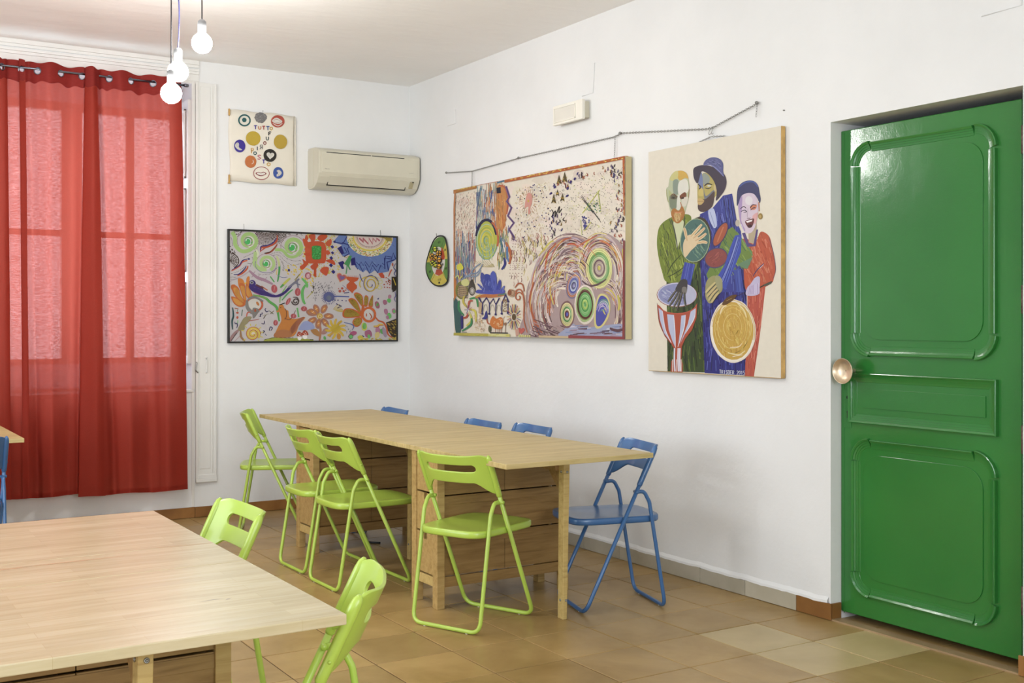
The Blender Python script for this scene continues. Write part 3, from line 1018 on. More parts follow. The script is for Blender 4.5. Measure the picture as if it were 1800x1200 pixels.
# ================================================================== AIR CONDITIONER
ac = thing('air_conditioner', 'cream wall-mounted split air conditioner with closed louvre', 'air conditioner', (-.4125, 0, 2.425))
AX = .3985
pr = [(0, -.145), (-.07, -.147), (-.115, -.140), (-.158, -.112), (-.188, -.070), (-.200, -.045), (-.200, .108), (-.192, .118), (-.170, .128), (-.12, .142), (0, .145)]
MB().prism(pr, 'X', -AX, AX).build('casing', M['cream'], ac, None, .004)
MB().prism([(-.198, -.040), (-.2035, -.040), (-.2035, .106), (-.198, .110)], 'X', -AX + .022, AX - .018).build('front_panel', M['cream'], ac, None, .002)
for a, b in ((-AX + .055, .0), (.008, AX - .13)):
    box('intake_slot', M['black'], a, b, -.2045, -.200, .0985, .1035, ac)
lv = MB()
a0, a1 = -AX + .085, AX - .105
p0, p1 = (-.1935, -.062), (-.1500, -.118)
lv.prism([(p0[0] - .004, p0[1]), (p0[0] + .01, p0[1] + .004), (p1[0] + .01, p1[1]), (p1[0] - .002, p1[1] - .004)], 'X', a0, a1)
lv.build('louvre', M['cream'], ac, None, .001)
gp = MB().prism([(p0[0] - .001, p0[1] + .006), (p0[0] + .012, p0[1] + .006), (p1[0] + .012, p1[1] - .006), (p1[0] + .001, p1[1] - .009)], 'X', a0 - .006, a1 + .006)
gp.build('louvre_gap', M['black'], ac)
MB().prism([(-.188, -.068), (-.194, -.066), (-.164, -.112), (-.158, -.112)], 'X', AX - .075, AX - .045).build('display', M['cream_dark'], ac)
box('sensor', M['black'], AX - .058, AX - .048, -.196, -.188, -.072, -.064, ac)
for sx in (-1, 1):
    box('end_cap', M['cream'], *sorted((sx * AX, sx * (AX + .003))), -.10, 0, -.135, .130, ac, .002)

# ================================================================== EMERGENCY LIGHT
A, B_ = at_x(985, 215, -.045), at_x(1033, 175, -.045)
ey0, ey1 = -2.005, -2.345
el = thing('emergency_light', 'small white emergency light box high on the right wall', 'emergency light', (0, (ey0 + ey1) / 2, 2.565))
box('housing', M['cream'], -.045, 0, -.140, .135, -.044, .052, el, .004)
lm = box('cover', M['offwhite'], -.062, -.040, -.150, .150, -.056, .060, el, .003)
box('lens', M['lens'], -.066, -.060, -.080, .128, -.036, .040, el, .002)
for (a, b, c, d) in ((-.085, .133, .040, .044), (-.085, .133, -.042, -.036), (.128, .133, -.04, .042), (-.085, -.080, -.04, .042)):
    box('lens_rim', M['offwhite'], -.068, -.060, a, b, c, d, el)

# ================================================================== PENDANT BULBS
def pendant(label, px, py, depth, mat, top_dx, lean=0.0, rad=.050):
    p = CAM + ray(px, py) * depth
    r = thing('pendant_bulb', label, 'light bulb', tuple(p), 0, 'bare pendant bulbs')
    g = MB().lathe([(.0, -rad)] + [(rad * math.sin(a), -rad * math.cos(a)) for a in np.linspace(.15, 2.5, 14)] + [(.017, rad * 1.05), (.014, rad * 1.15)], seg=28)  # globe oversized so its shape takes in the surrounding glow
    g.build('bulb', M['bulb'], r, None, 0, True)
    MB().lathe([(.012, rad * 1.02), (.020, rad * 1.05), (.021, rad + .045), (.0195, rad + .058), (.012, rad + .066), (.004, rad + .068)], seg=24).build('socket', mat[0], r)
    zc = CEIL - p.z
    pts = [(0, 0, rad + .066)]
    for k in range(1, 12):
        t = k / 11
        pts.append((top_dx * t + lean * math.sin(PI * t) * .02, lean * .006 * math.sin(2 * PI * t), rad + .066 + (zc - rad - .066) * t))
    MB().tube(pts, .0032, 8).build('cable', mat[1], r)
    return r
pendant('highest bare lit bulb, hanging alone on its own cord to the right', 355, 76, 5.64, (M['socket'], M['cable_black']), 0.0)
pendant('middle bare lit bulb, hanging on the wavy blue cord', 313, 126, 5.64, (M['socket'], M['cable_blue']), -.03, 1.0)
pendant('lowest bare lit bulb, hanging in front of the top of the window', 301, 164, 5.56, (M['socket'], M['cable_black']), 0.0)

# ================================================================== ART: a small brush engine
class Art:
    """flat paint: every stroke is a thin patch of paint lying on the canvas"""
    def __init__(s, quad, W, H, clampm=0.0):
        # homography photo px -> canvas metres (origin lower left)
        src = quad; dst = [(0, H), (W, H), (W, 0), (0, 0)]
        Am, bv = [], []
        for (x, y), (u, v) in zip(src, dst):
            Am.append([x, y, 1, 0, 0, 0, -u * x, -u * y]); bv.append(u)
            Am.append([0, 0, 0, x, y, 1, -v * x, -v * y]); bv.append(v)
        s.h = np.append(np.linalg.solve(np.array(Am, float), np.array(bv, float)), 1.0).reshape(3, 3)
        s.W, s.H = W, H
        s.fr = (0, 0, 1)
        s.v, s.f, s.c = [], [], []
        s.k = 0
        s.R = random.Random(5)
        s.sat, s.val = .84, .97
    def frame(s, x0, y0, k): s.fr = (x0, y0, k)
    def map(s, p):
        x, y = s.fr[0] + p[0] / s.fr[2], s.fr[1] + p[1] / s.fr[2]
        u, v, w = s.h @ np.array([x, y, 1.0])
        return min(max(u / w, 0), s.W), min(max(v / w, 0), s.H)
    def col(s, c, j=0.0):
        r, g, b = c
        if j:
            d = s.R.uniform(-j, j)
            r, g, b = r + d + s.R.uniform(-j, j) * .4, g + d + s.R.uniform(-j, j) * .4, b + d + s.R.uniform(-j, j) * .4
        L_ = .3 * r + .59 * g + .11 * b; q_ = s.sat
        r, g, b = ((L_ + (v_ - L_) * q_) * s.val for v_ in (r, g, b))
        return tuple(s2l(min(255, max(0, q))) for q in (r, g, b)) + (1.0,)
    def raw(s, pts, c):
        s.k += 1
        o = .0002 + s.k * 1.1e-6
        i = len(s.v)
        for p in pts:
            u, v = s.map(p); s.v.append((u, v, o))
        s.f.append(tuple(range(i, i + len(pts)))); s.c.append(c)
    def G(s, pts, c, j=0, smooth=False):
        if smooth:
            P = list(pts) + [pts[0], pts[1], pts[2]]
            q = []
            for i in range(len(pts)):
                p0, p1, p2, p3 = (np.array(P[i + k], float) for k in range(4))
                for k in range(5):
                    t = k / 5
                    q.append(tuple(0.5 * ((2 * p1) + (-p0 + p2) * t + (2 * p0 - 5 * p1 + 4 * p2 - p3) * t * t + (-p0 + 3 * p1 - 3 * p2 + p3) * t ** 3)))
            pts = q
        s.raw(pts, s.col(c, j))
    def S(s, pts, w, c, j=0, taper=True, sm=True):
        P = catmull(pts, 5) if sm and len(pts) > 2 else pts
        P = [np.array(p, float) for p in P]
        n = len(P); L, Rr = [], []
        s.k += 1
        o = .0002 + s.k * 1.1e-6
        cc = s.col(c, j)
        i0 = len(s.v)
        for i in range(n):
            d = P[min(i + 1, n - 1)] - P[max(i - 1, 0)]
            ln = math.hypot(*d) or 1
            nn = np.array([-d[1], d[0]]) / ln
            t = i / (n - 1)
            ww = w / 2 * ((.35 + .65 * math.sin(PI * min(max(t, .04), .96)) ** .5) if taper else 1)
            for q in (P[i] + nn * ww, P[i] - nn * ww):
                u, v = s.map(q); s.v.append((u, v, o))
        for i in range(n - 1):
            a = i0 + 2 * i
            s.f.append((a, a + 1, a + 3, a + 2)); s.c.append(cc)
    def B(s, x, y, rx, ry, c, rot=0, irr=0, j=0, n=14):
        ca, sa = math.cos(math.radians(rot)), math.sin(math.radians(rot))
        pts = []
        for k in range(n):
            a = 2 * PI * k / n; q = 1 + s.R.uniform(-irr, irr)
            dx, dy = rx * math.cos(a) * q, ry * math.sin(a) * q
            pts.append((x + dx * ca - dy * sa, y + dx * sa + dy * ca))
        s.raw(pts, s.col(c, j))
    def ring(s, x, y, rx, ry, w, c, a0=0, a1=360, rot=0, j=0, taper=False):
        n = max(4, int(abs(a1 - a0) / 15)); ca, sa = math.cos(math.radians(rot)), math.sin(math.radians(rot)); P = []
        for k in range(n + 1):
            a = math.radians(a0 + (a1 - a0) * k / n); dx, dy = rx * math.cos(a), ry * math.sin(a)
            P.append((x + dx * ca - dy * sa, y + dx * sa + dy * ca))
        s.S(P, w, c, j, taper, False)
    def spiral(s, x, y, r0, r1, turns, a0, w, c, asp=1.0, w1=None, j=0):
        n = int(abs(turns) * 18); P = []
        for k in range(n + 1):
            t = k / n; r = r0 + (r1 - r0) * t; a = math.radians(a0) + 2 * PI * turns * t
            P.append((x + r * math.cos(a) * asp, y + r * math.sin(a)))
        s.S(P, w, c, j, False, False)
    def dots(s, pts, step, r, c, j=0, jit=0.0):
        P = catmull(pts, 12) if len(pts) > 2 else [pts[0]] + [tuple(np.array(pts[0]) + (np.array(pts[1]) - np.array(pts[0])) * k / 40) for k in range(1, 41)]
        acc = 0
        for a, b in zip(P, P[1:]):
            acc += math.hypot(b[0] - a[0], b[1] - a[1])
            if acc >= step:
                acc = 0; s.B(b[0] + s.R.uniform(-jit, jit), b[1] + s.R.uniform(-jit, jit), r, r, c, 0, .1, j, 7)
    def inside(s, poly, p):
        r = False; n = len(poly)
        for i in range(n):
            a, b = poly[i], poly[i - 1]
            if (a[1] > p[1]) != (b[1] > p[1]) and p[0] < (b[0] - a[0]) * (p[1] - a[1]) / (b[1] - a[1]) + a[0]: r = not r
        return r
    def scatter(s, poly, n, fn):
        xs = [p[0] for p in poly]; ys = [p[1] for p in poly]; k = 0; g = 0
        while k < n and g < n * 20:
            g += 1
            p = (s.R.uniform(min(xs), max(xs)), s.R.uniform(min(ys), max(ys)))
            if s.inside(poly, p): fn(*p); k += 1
    def heart(s, x, y, r, c, rot=0, j=0):
        ca, sa = math.cos(math.radians(rot)), math.sin(math.radians(rot)); P = []
        for k in range(18):
            t = 2 * PI * k / 18
            dx = r * math.sin(t) ** 3; dy = -r * (.81 * math.cos(t) - .31 * math.cos(2 * t) - .12 * math.cos(3 * t) - .06 * math.cos(4 * t))
            P.append((x + dx * ca - dy * sa, y + dx * sa + dy * ca))
        s.raw(P, s.col(c, j))
    FONT = {'T': [[(0, 0), (1, 0)], [(.5, 0), (.5, 1)]], 'U': [[(0, 0), (0, .7), (.25, 1), (.75, 1), (1, .7), (1, 0)]], 'O': [[(.5, 0), (0, .3), (0, .7), (.5, 1), (1, .7), (1, .3), (.5, 0)]],
            'F': [[(0, 0), (0, 1)], [(0, 0), (1, 0)], [(0, .5), (.75, .5)]], 'R': [[(0, 1), (0, 0), (.8, .05), (.9, .35), (.6, .52), (0, .52)], [(.4, .52), (1, 1)]],
            'I': [[(.5, 0), (.5, 1)]], 'P': [[(0, 1), (0, 0), (.8, .05), (.9, .3), (.6, .52), (0, .52)]], 'S': [[(1, .1), (.5, 0), (.05, .22), (.5, .5), (.95, .75), (.5, 1), (0, .88)]],
            'D': [[(0, 0), (0, 1), (.6, 1), (1, .7), (1, .3), (.6, 0), (0, 0)]], 'E': [[(1, 0), (0, 0), (0, 1), (1, 1)], [(0, .5), (.8, .5)]], 'A': [[(0, 1), (.5, 0), (1, 1)], [(.2, .65), (.8, .65)]],
            'K': [[(0, 0), (0, 1)], [(1, 0), (0, .55), (1, 1)]], 'N': [[(0, 1), (0, 0), (1, 1), (1, 0)]], '0': [[(.5, 0), (0, .3), (0, .7), (.5, 1), (1, .7), (1, .3), (.5, 0)]],
            '1': [[(.2, .25), (.5, 0), (.5, 1)]], '2': [[(0, .2), (.4, 0), (.9, .2), (.8, .5), (0, 1), (1, 1)]], '4': [[(.7, 1), (.7, 0), (0, .65), (1, .65)]], '5': [[(.9, 0), (.1, 0), (.1, .45), (.7, .42), (.95, .7), (.6, 1), (0, .95)]],
            '6': [[(.8, 0), (.2, .4), (.05, .75), (.5, 1), (.95, .75), (.5, .5), (.1, .7)]], '8': [[(.5, .48), (.1, .25), (.5, 0), (.9, .25), (.5, .48), (0, .75), (.5, 1), (1, .75), (.5, .48)]]}
    def text(s, t, x, y, w, h, lw, c, gap=.35, dy=0.0, mirror=False):
        for i, ch in enumerate(t):
            if ch == ' ': x += w * (1 + gap); y += dy; continue
            for st in s.FONT[ch]:
                P = [(x + ((1 - a) if mirror else a) * w, y + b * h) for a, b in st]
                s.S(P, lw, c, 0, False, False)
            x += w * (1 + gap); y += dy
    def build(s, name, parent, mat=None):
        me = bpy.data.meshes.new(name)
        me.from_pydata(s.v, [], s.f)
        at = me.color_attributes.new('paint', 'FLOAT_COLOR', 'CORNER')
        cols = np.zeros((len(me.loops), 4), np.float32)
        k = 0
        for f, c in zip(s.f, s.c):
            cols[k:k + len(f)] = c; k += len(f)
        at.data.foreach_set('color', cols.ravel())
        me.materials.append(mat or M['paint'])
        o = bpy.data.objects.new(name, me); COL.objects.link(o); o.parent = parent
        return o

# ================================================================== PAINTING 1: busy garden picture
y_f = -.022
WH = (at_y(697.5, 415, y_f).x - at_y(402.5, 404, y_f).x, 0.775)
pl = at_y(402.5, 601, y_f)
p1 = thing('painting', 'busy colourful garden painting in a thin black frame beside the window', 'painting', (pl.x, 0, 1.19), 0, 'unframed and framed paintings')
W1, H1 = WH[0], 0.772
fb = MB()
box('backing', M['canvas'], 0, W1, y_f + .004, -.004, 0, H1, p1)
for (a, b, c, d) in ((-.008, 0.004, -.008, H1 + .008), (W1 - .004, W1 + .008, -.008, H1 + .008), (0, W1, -.008, .004), (0, W1, H1 - .004, H1 + .008)):
    box('frame', M['black'], a, b, y_f - .006, -.002, c, d, p1, .0015)
a = Art([(380 + x / 4.286, 390 + y / 4.286) for x, y in ((100, 66), (1359, 106), (1359, 890), (100, 903))], W1, H1)
a.frame(380, 390, 4.286)
BGc = (186, 180, 182)
a.G([(90, 50), (1370, 90), (1370, 905), (90, 915)], BGc)
BRN, GRN, LG, RED, ORG, YEL, NAV, VIO, MAU, BLU, OCH = (66, 44, 34), (66, 150, 72), (146, 186, 104), (186, 62, 34), (196, 104, 34), (206, 176, 50), (36, 30, 110), (70, 48, 120), (150, 118, 136), (86, 106, 166), (168, 122, 40)
# --- top left: dotted background
a.frame(395, 395, 10.91)
for k in range(13):      # dotted fan
    r = 60 + k * 26
    for t in np.arange(10, 175, max(4, 900 / r / 2.2)):
        x = 800 + (r + 60) * math.cos(math.radians(t)) * 1.0; y = 120 + r * math.sin(math.radians(t)) * .85
        if 590 < x < 1180 and y < 400 - abs(x - 760) * .15 and math.hypot(x - 1300, y - 420) > 215: a.B(x, y, 9, 9, BRN, 0, .2, 12, 6)
a.scatter([(590, 130), (1480, 165), (1480, 260), (1100, 330), (1010, 330)], 120, lambda x, y: a.B(x, y, 9, 8, BRN, 0, .2, 12, 6) if math.hypot(x - 1300, y - 430) > 245 else None)
a.scatter([(170, 120), (350, 130), (260, 240)], 22, lambda x, y: a.B(x, y, 12, 9, BRN, 0, .2, 12, 6))
a.scatter([(105, 420), (190, 480), (215, 560), (105, 560)], 16, lambda x, y: a.B(x, y, 13, 11, BRN, 0, .2, 12, 6))
for k in range(5):
    a.ring(100, 700, 50 + k * 32, 40 + k * 27, 18 if k == 4 else 9, BRN, -80, 60, 0, 8)
for t in (-60, -35, -10, 15, 40):
    a.S([(105, 700), (105 + 170 * math.cos(math.radians(t)), 700 + 140 * math.sin(math.radians(t)))], 14, BRN)
a.scatter([(110, 560), (230, 640), (240, 740), (110, 800)], 26, lambda x, y: a.S([(x, y), (x + 14, y - 12)], 8, BRN))
for pts in ([(350, 640), (560, 540), (620, 470)], [(480, 820), (540, 700), (530, 620)], [(620, 940), (760, 960), (920, 920), (985, 800), (980, 640)], [(880, 560), (1040, 530), (1180, 640), (1320, 690), (1460, 680)],
            [(880, 600), (1020, 580), (1150, 690), (1290, 770), (1450, 740)], [(1040, 640), (1110, 740), (1110, 880)], [(1050, 380), (1130, 440), (1200, 540)], [(110, 950), (260, 900), (420, 790)], [(110, 1010), (240, 1010)],
            [(120, 240), (150, 300), (160, 420)], [(1080, 700), (1130, 800), (1120, 880)]):
    a.dots(pts, 17, 6.5, BRN, 12, 3)
# three green spirals with rims
def swirl(x, y, R, tail, tw=70, start=0, turns=1.55, col=(150, 186, 104), inner=(60, 172, 80)):
    a.ring(x, y, R * 1.12, R * 1.05, 10, MAU, 150, 420, 0, 8)
    a.S(tail, tw, col, 0, False)
    a.spiral(x, y, R * .86, R * .30, -turns if start else turns, start, R * .34, col)
    a.spiral(x, y, R * .62, R * .25, -turns * .6 if start else turns * .6, start + 30, R * .10, (208, 200, 205))
    a.B(x, y + 4, R * .40, R * .38, inner, 0, .12)
    a.spiral(x - R * .1, y, R * .45, R * .12, -.8, 100, R * .09, (208, 204, 208))
    a.spiral(x, y, R * .52, R * .3, 1.0, 40, R * .06, (150, 110, 116))
swirl(460, 315, 190, [(150, 150), (205, 250), (215, 400), (330, 510), (480, 490), (600, 390)], 74, 60)
swirl(1300, 420, 205, [(960, 480), (1100, 490), (1210, 600), (1330, 610), (1440, 540)], 56, 60)
swirl(800, 740, 175, [(600, 520), (590, 640), (580, 760), (680, 850), (800, 850)], 80, 60, 1.4, (160, 190, 116))
a.S([(600, 470), (640, 560), (620, 620)], 40, (196, 204, 170))
a.ring(800, 760, 215, 165, 12, (120, 112, 150), 20, 200)
# red/blue ribbons
def ribbon(P, w, c1, c2, off):
    a.S([(x, y + off) for x, y in P], w, c1); a.S(P, w * .75, c2)
ribbon([(690, 500), (700, 420), (820, 400), (930, 340), (990, 250)], 34, (186, 76, 40), (52, 44, 120), 26)
a.S([(700, 500), (800, 430), (930, 380), (1000, 300), (1000, 200)], 30, (178, 72, 40))
a.S([(780, 560), (880, 520), (960, 440), (1005, 370)], 34, (150, 62, 40)); a.S([(760, 550), (880, 520)], 28, (50, 34, 28))
a.S([(140, 890), (280, 800), (340, 720), (440, 690)], 34, (196, 82, 46)); a.S([(150, 870), (290, 780), (350, 690), (470, 655)], 20, NAV); a.B(468, 660, 20, 18, NAV)
a.S([(250, 985), (350, 930), (430, 850), (450, 790)], 32, (186, 72, 40)); a.S([(180, 960), (280, 950), (370, 870), (420, 800)], 22, NAV)
a.S([(440, 740), (520, 760)], 14, BRN)
# mauve branch + leaves
a.S([(110, 1090), (330, 990), (470, 900)], 26, (170, 156, 164)); a.S([(470, 880), (620, 1010), (760, 1060), (920, 1140)], 60, (158, 122, 142)); a.S([(120, 1050), (260, 1040)], 14, (130, 128, 134))
for x, y in ((520, 1010), (560, 930), (640, 1000), (700, 1080), (780, 1040), (830, 1110)): a.S([(x, y), (x + 26, y - 34)], 22, (158, 122, 142))
# yellow dabs
a.scatter([(1090, 930), (1230, 760), (1690, 700), (1690, 1200), (1420, 1000), (1280, 960)], 85, lambda x, y: a.B(x, y, 17, 13, YEL, a.R.uniform(0, 90), .25, 14, 7))
a.scatter([(1520, 170), (1640, 170), (1600, 290)], 14, lambda x, y: a.B(x, y, 14, 12, YEL, 0, .2, 14, 7)); a.B(1225, 870, 22, 26, NAV)
a.scatter([(1500, 420), (1590, 420), (1560, 700), (1500, 640)], 20, lambda x, y: a.B(x, y, 16, 12, (200, 184, 90), 0, .2, 14, 7))
# stems, leaves
a.S([(1000, 620), (1040, 760), (1040, 900), (1010, 1090)], 38, (60, 150, 70)); a.S([(990, 600), (1030, 700), (1040, 800)], 44, (186, 192, 130)); a.S([(1000, 850), (990, 960)], 22, YEL)
a.S([(870, 990), (950, 1100)], 40, (74, 156, 74)); a.S([(1070, 1200), (1160, 1100), (1250, 1020)], 48, (180, 180, 70)); a.S([(1060, 1200), (1110, 1140)], 40, (66, 150, 72))
a.S([(1470, 1020), (1560, 1120), (1570, 1200)], 50, (96, 176, 86)); a.S([(1330, 1060), (1430, 940)], 22, (130, 120, 40)); a.S([(1000, 960), (1100, 1010), (1200, 1000)], 12, (110, 114, 150))
a.B(1590, 970, 62, 66, (166, 84, 96)); a.B(1590, 975, 36, 44, (196, 150, 160)); a.S([(1570, 1000), (1610, 930)], 8, (226, 206, 210))
# --- top right
a.frame(545, 395, 10.91)
a.scatter([(60, 190), (420, 180), (560, 200), (560, 260), (440, 340), (350, 500), (60, 320)], 70, lambda x, y: a.B(x, y, 18, 11, (186, 170, 60), a.R.uniform(0, 180), .25, 16, 7))
a.scatter([(280, 420), (420, 380), (520, 400), (760, 620), (540, 860), (500, 900), (170, 1000), (40, 1050), (60, 900)], 150, lambda x, y: a.B(x, y, 15, 10, (190, 172, 62), a.R.uniform(0, 180), .25, 18, 7))
RC = (190, 72, 36)
a.G([(-60, 330), (180, 310), (290, 390), (290, 690), (180, 735), (-60, 720), (-100, 560), (-100, 400)], RC, 0, True)
a.G([(35, 405), (195, 405), (205, 520), (195, 640), (120, 660), (35, 640), (25, 520)], (48, 140, 56), 0, True)
a.scatter([(40, 410), (190, 410), (190, 640), (40, 640)], 60, lambda x, y: a.B(x, y, 15, 9, (60, 160, 70), a.R.uniform(0, 180), .3, 22, 7))
for pts in ([(20, 180), (90, 190), (80, 300), (10, 330)], [(130, 260), (180, 190), (300, 180), (310, 240), (210, 310)], [(280, 350), (380, 260), (405, 330), (360, 410)], [(290, 500), (340, 480), (380, 540), (320, 570)],
            [(290, 680), (400, 650), (470, 720), (460, 760), (380, 730)], [(0, 790), (100, 720), (150, 770), (110, 850), (110, 990), (60, 970), (60, 850)], [(180, 870), (250, 800), (350, 820), (310, 965), (230, 930)],
            [(-90, 190), (-40, 260), (-120, 350)], [(-110, 450), (-10, 460), (-60, 560)]):
    a.G(pts, RC, 6, True)
a.frame(395, 395, 10.91)
for pts in ([(1490, 260), (1590, 320), (1610, 430), (1520, 400)], [(1600, 200), (1690, 180), (1690, 300), (1630, 270)], [(1430, 800), (1500, 740), (1480, 650), (1540, 690), (1600, 690), (1590, 750), (1480, 860)], [(1630, 800), (1690, 760), (1690, 860)], [(1510, 540), (1620, 540), (1610, 600), (1530, 580)]):
    a.G(pts, RC, 6, True)
a.frame(545, 395, 10.91)
for x, y, r in ((415, 415, 36), (420, 530, 32), (395, 630, 38), (390, 770, 40), (435, 895, 42)): a.G([(x - r, y - 5), (x, y - r), (x + r, y), (x + 5, y + r)], (40, 36, 122), 8)
# blue sun
a.G([(540, 190), (1665, 215), (1660, 640), (1560, 700), (1500, 880), (1400, 900), (1310, 910), (1230, 860), (1150, 920), (1060, 850), (1010, 900), (930, 850), (860, 800), (800, 640), (740, 560), (620, 600), (520, 440), (600, 380), (430, 320)], (92, 116, 176))
a.scatter([(560, 220), (1640, 230), (1640, 600), (1400, 880), (900, 840), (760, 520)], 70, lambda x, y: a.S([(x, y), (x + 40, y + 30)], 26, (96, 122, 176), 16))
a.ring(1150, 210, 470, 400, 10, (90, 110, 180), 0, 180)
a.B(1140, 200, 450, 395, (206, 200, 178), 0, 0, 0, 30)
cols_ = [(180, 84, 46), (50, 130, 84), (190, 172, 60), (200, 180, 90)]
for k in range(300):
    t = a.R.uniform(5, 175); r = a.R.uniform(.76, .98)
    a.B(1140 + 450 * r * math.cos(math.radians(t)), 205 + 390 * r * math.sin(math.radians(t)), 11, 9, cols_[k % 4], 0, .2, 12, 6)
a.ring(1140, 205, 325, 272, 34, (204, 182, 66), 0, 180); a.B(1140, 200, 300, 245, (206, 186, 178), 0, 0, 0, 26)
for rr, c_ in ((.99, (200, 160, 60)), (.86, (60, 40, 60)), (.92, (150, 90, 80))):
    for t in range(4, 178, 5): a.B(1140 + 285 * rr * math.cos(math.radians(t)), 205 + 235 * rr * math.sin(math.radians(t)), 7, 7, c_, 0, 0, 0, 6)
a.S([(930, 240), (1020, 320), (1000, 240), (1110, 350), (1120, 240), (1190, 350), (1200, 240), (1260, 310), (1270, 240), (1330, 290)], 34, (172, 88, 98), 0, False, False)
a.G([(1290, 220), (1560, 225), (1560, 290), (1480, 300), (1420, 240)], (150, 130, 46))
DB = (34, 44, 118)
for P, w in (([(440, 320), (620, 350), (700, 210)], 20), ([(600, 330), (720, 370), (740, 420), (700, 440), (740, 540), (640, 600)], 22), ([(640, 420), (700, 520), (620, 540)], 18),
             ([(860, 740), (900, 840), (930, 740), (1000, 880), (1050, 750), (1130, 920), (1190, 760), (1290, 910), (1350, 760), (1430, 830), (1420, 620), (1560, 640), (1590, 520), (1640, 640)], 24),
             ([(880, 700), (930, 760), (970, 700), (1010, 770), (1050, 690), (1130, 800), (1180, 690), (1270, 790), (1310, 740)], 16), ([(1380, 720), (1420, 760), (1440, 580), (1560, 600)], 18), ([(1500, 860), (1470, 700), (1620, 650)], 24)):
    a.S(P, w, DB, 0, False, False)
for P in ([(510, 440), (590, 390), (640, 520), (600, 570)], [(770, 640), (850, 610), (870, 760), (780, 770)], [(430, 310), (480, 290), (470, 350)]): a.G(P, NAV)
a.G([(525, 715), (620, 680), (650, 720), (620, 760), (645, 830), (600, 840)], (36, 30, 112))
a.G([(740, 580), (790, 580), (770, 680), (740, 780), (775, 850), (740, 850), (710, 780), (690, 930), (670, 930), (690, 770), (640, 740)], (62, 140, 76))
a.heart(590, 1000, 105, (204, 150, 90), 18); a.heart(590, 1000, 88, (176, 78, 92), 18); a.heart(600, 1005, 48, (110, 92, 150), 18)
a.G([(680, 985), (930, 1000), (900, 1060), (830, 1090), (890, 1160), (890, 1210), (690, 1210), (690, 1140), (750, 1080), (690, 1030)], (192, 78, 38))
for k in range(9): a.S([(700 + k * 26, 990), (705 + k * 26, 965)], 12, (192, 78, 38))
# swirl right
a.ring(1120, 1120, 180, 140, 22, (196, 170, 54), 150, 400)
a.spiral(1150, 1130, 40, 190, 2.0, 0, 20, (82, 76, 130), .85); a.spiral(1160, 1130, 55, 160, 1.5, 60, 20, (200, 168, 52), .85)
a.S([(940, 930), (970, 1020), (1000, 1080)], 18, (52, 60, 130)); a.ring(1340, 1080, 42, 36, 10, (196, 190, 80)); a.ring(1330, 1190, 40, 34, 10, (196, 190, 80)); a.S([(1200, 960), (1380, 1030)], 12, (200, 190, 90))
a.G([(1300, 920), (1380, 900), (1420, 960), (1420, 1010), (1350, 1000)], (190, 72, 46)); a.S([(1500, 980), (1540, 880), (1570, 840)], 26, (190, 84, 56)); a.B(1580, 745, 16, 34, (176, 84, 60))
a.S([(1640, 720), (1600, 800), (1640, 860), (1610, 920), (1650, 980)], 16, DB)
a.scatter([(1420, 960), (1540, 1060), (1530, 1200), (1410, 1200)], 16, lambda x, y: a.B(x, y, 15, 13, (184, 80, 56), 0, .2, 10, 7))
a.G([(1560, 980), (1660, 980), (1660, 1230), (1560, 1230)], (44, 34, 26)); a.S([(1590, 1010), (1640, 1150), (1600, 1200)], 16, YEL)
a.S([(1480, 1010), (1520, 1050), (1490, 1080)], 12, BRN)
a.scatter([(60, 1070), (520, 1070), (420, 1200), (20, 1200)], 26, lambda x, y: a.S([(x, y), (x - 18, y + 34)], 9, (34, 30, 40)))
# --- bottom right
a.frame(545, 500, 10.91)
a.S([(610, 0), (730, 110)], 12, (60, 70, 140)); a.G([(690, 0), (890, 0), (880, 70), (830, 110), (800, 160), (760, 120), (690, 60)], (192, 78, 38))
for x, y, r in ((605, 65, 24), (560, 120, 28), (635, 120, 22), (672, 98, 14), (535, 70, 10)): a.B(x, y, r, r, (176, 76, 62), 0, .1)
a.S([(640, 155), (740, 140)], 26, NAV); a.S([(200, 0), (300, 200)], 10, (30, 28, 30))
a.scatter([(0, 0), (330, 0), (230, 110), (100, 300), (0, 200)], 36, lambda x, y: a.S([(x, y), (x - 14, y + 26)], 10, (34, 30, 40)))
a.S([(450, 215), (740, 225)], 34, (64, 82, 160)); a.B(350, 235, 108, 100, (84, 90, 140)); a.B(350, 250, 50, 46, (104, 112, 132))
for t in range(0, 360, 14): a.S([(350 + 95 * math.cos(math.radians(t)), 235 + 90 * math.sin(math.radians(t))), (350 + 145 * math.cos(math.radians(t)), 235 + 145 * math.sin(math.radians(t)))], 14, (66, 64, 130))
a.ring(350, 290, 60, 50, 12, (200, 200, 206), 20, 150)
a.S([(490, 360), (590, 410), (510, 445)], 30, NAV, 0, True, False)
for x, y in ((465, 290), (525, 292), (605, 297), (680, 305)): a.B(x, y, 14, 10, NAV)
# brown flower
for t, L in ((-115, 150), (-60, 160), (0, 170), (50, 160), (100, 150), (150, 170), (200, 180), (-150, 150)):
    cx_, cy_ = 175 + L * math.cos(math.radians(t)), 600 + L * math.sin(math.radians(t))
    a.B(cx_, cy_, 100, 58, (176, 106, 60), t, .05); a.ring(cx_, cy_, 84, 44, 14, (150, 112, 110), 0, 360, t); a.B(cx_, cy_, 52, 20, (200, 130, 60), t); a.S([(cx_ - 20, cy_ + 10), (cx_ + 20, cy_ - 14)], 12, (226, 214, 190))
a.B(175, 600, 58, 56, (190, 150, 50)); a.ring(175, 605, 28, 28, 12, (226, 206, 150))
a.S([(180, 760), (190, 900), (170, 1070)], 46, (170, 110, 80)); a.G([(0, 860), (110, 850), (180, 940), (170, 990), (60, 950)], (168, 116, 60), 0, True); a.G([(200, 940), (260, 840), (340, 840), (290, 940)], (160, 116, 108), 0, True)
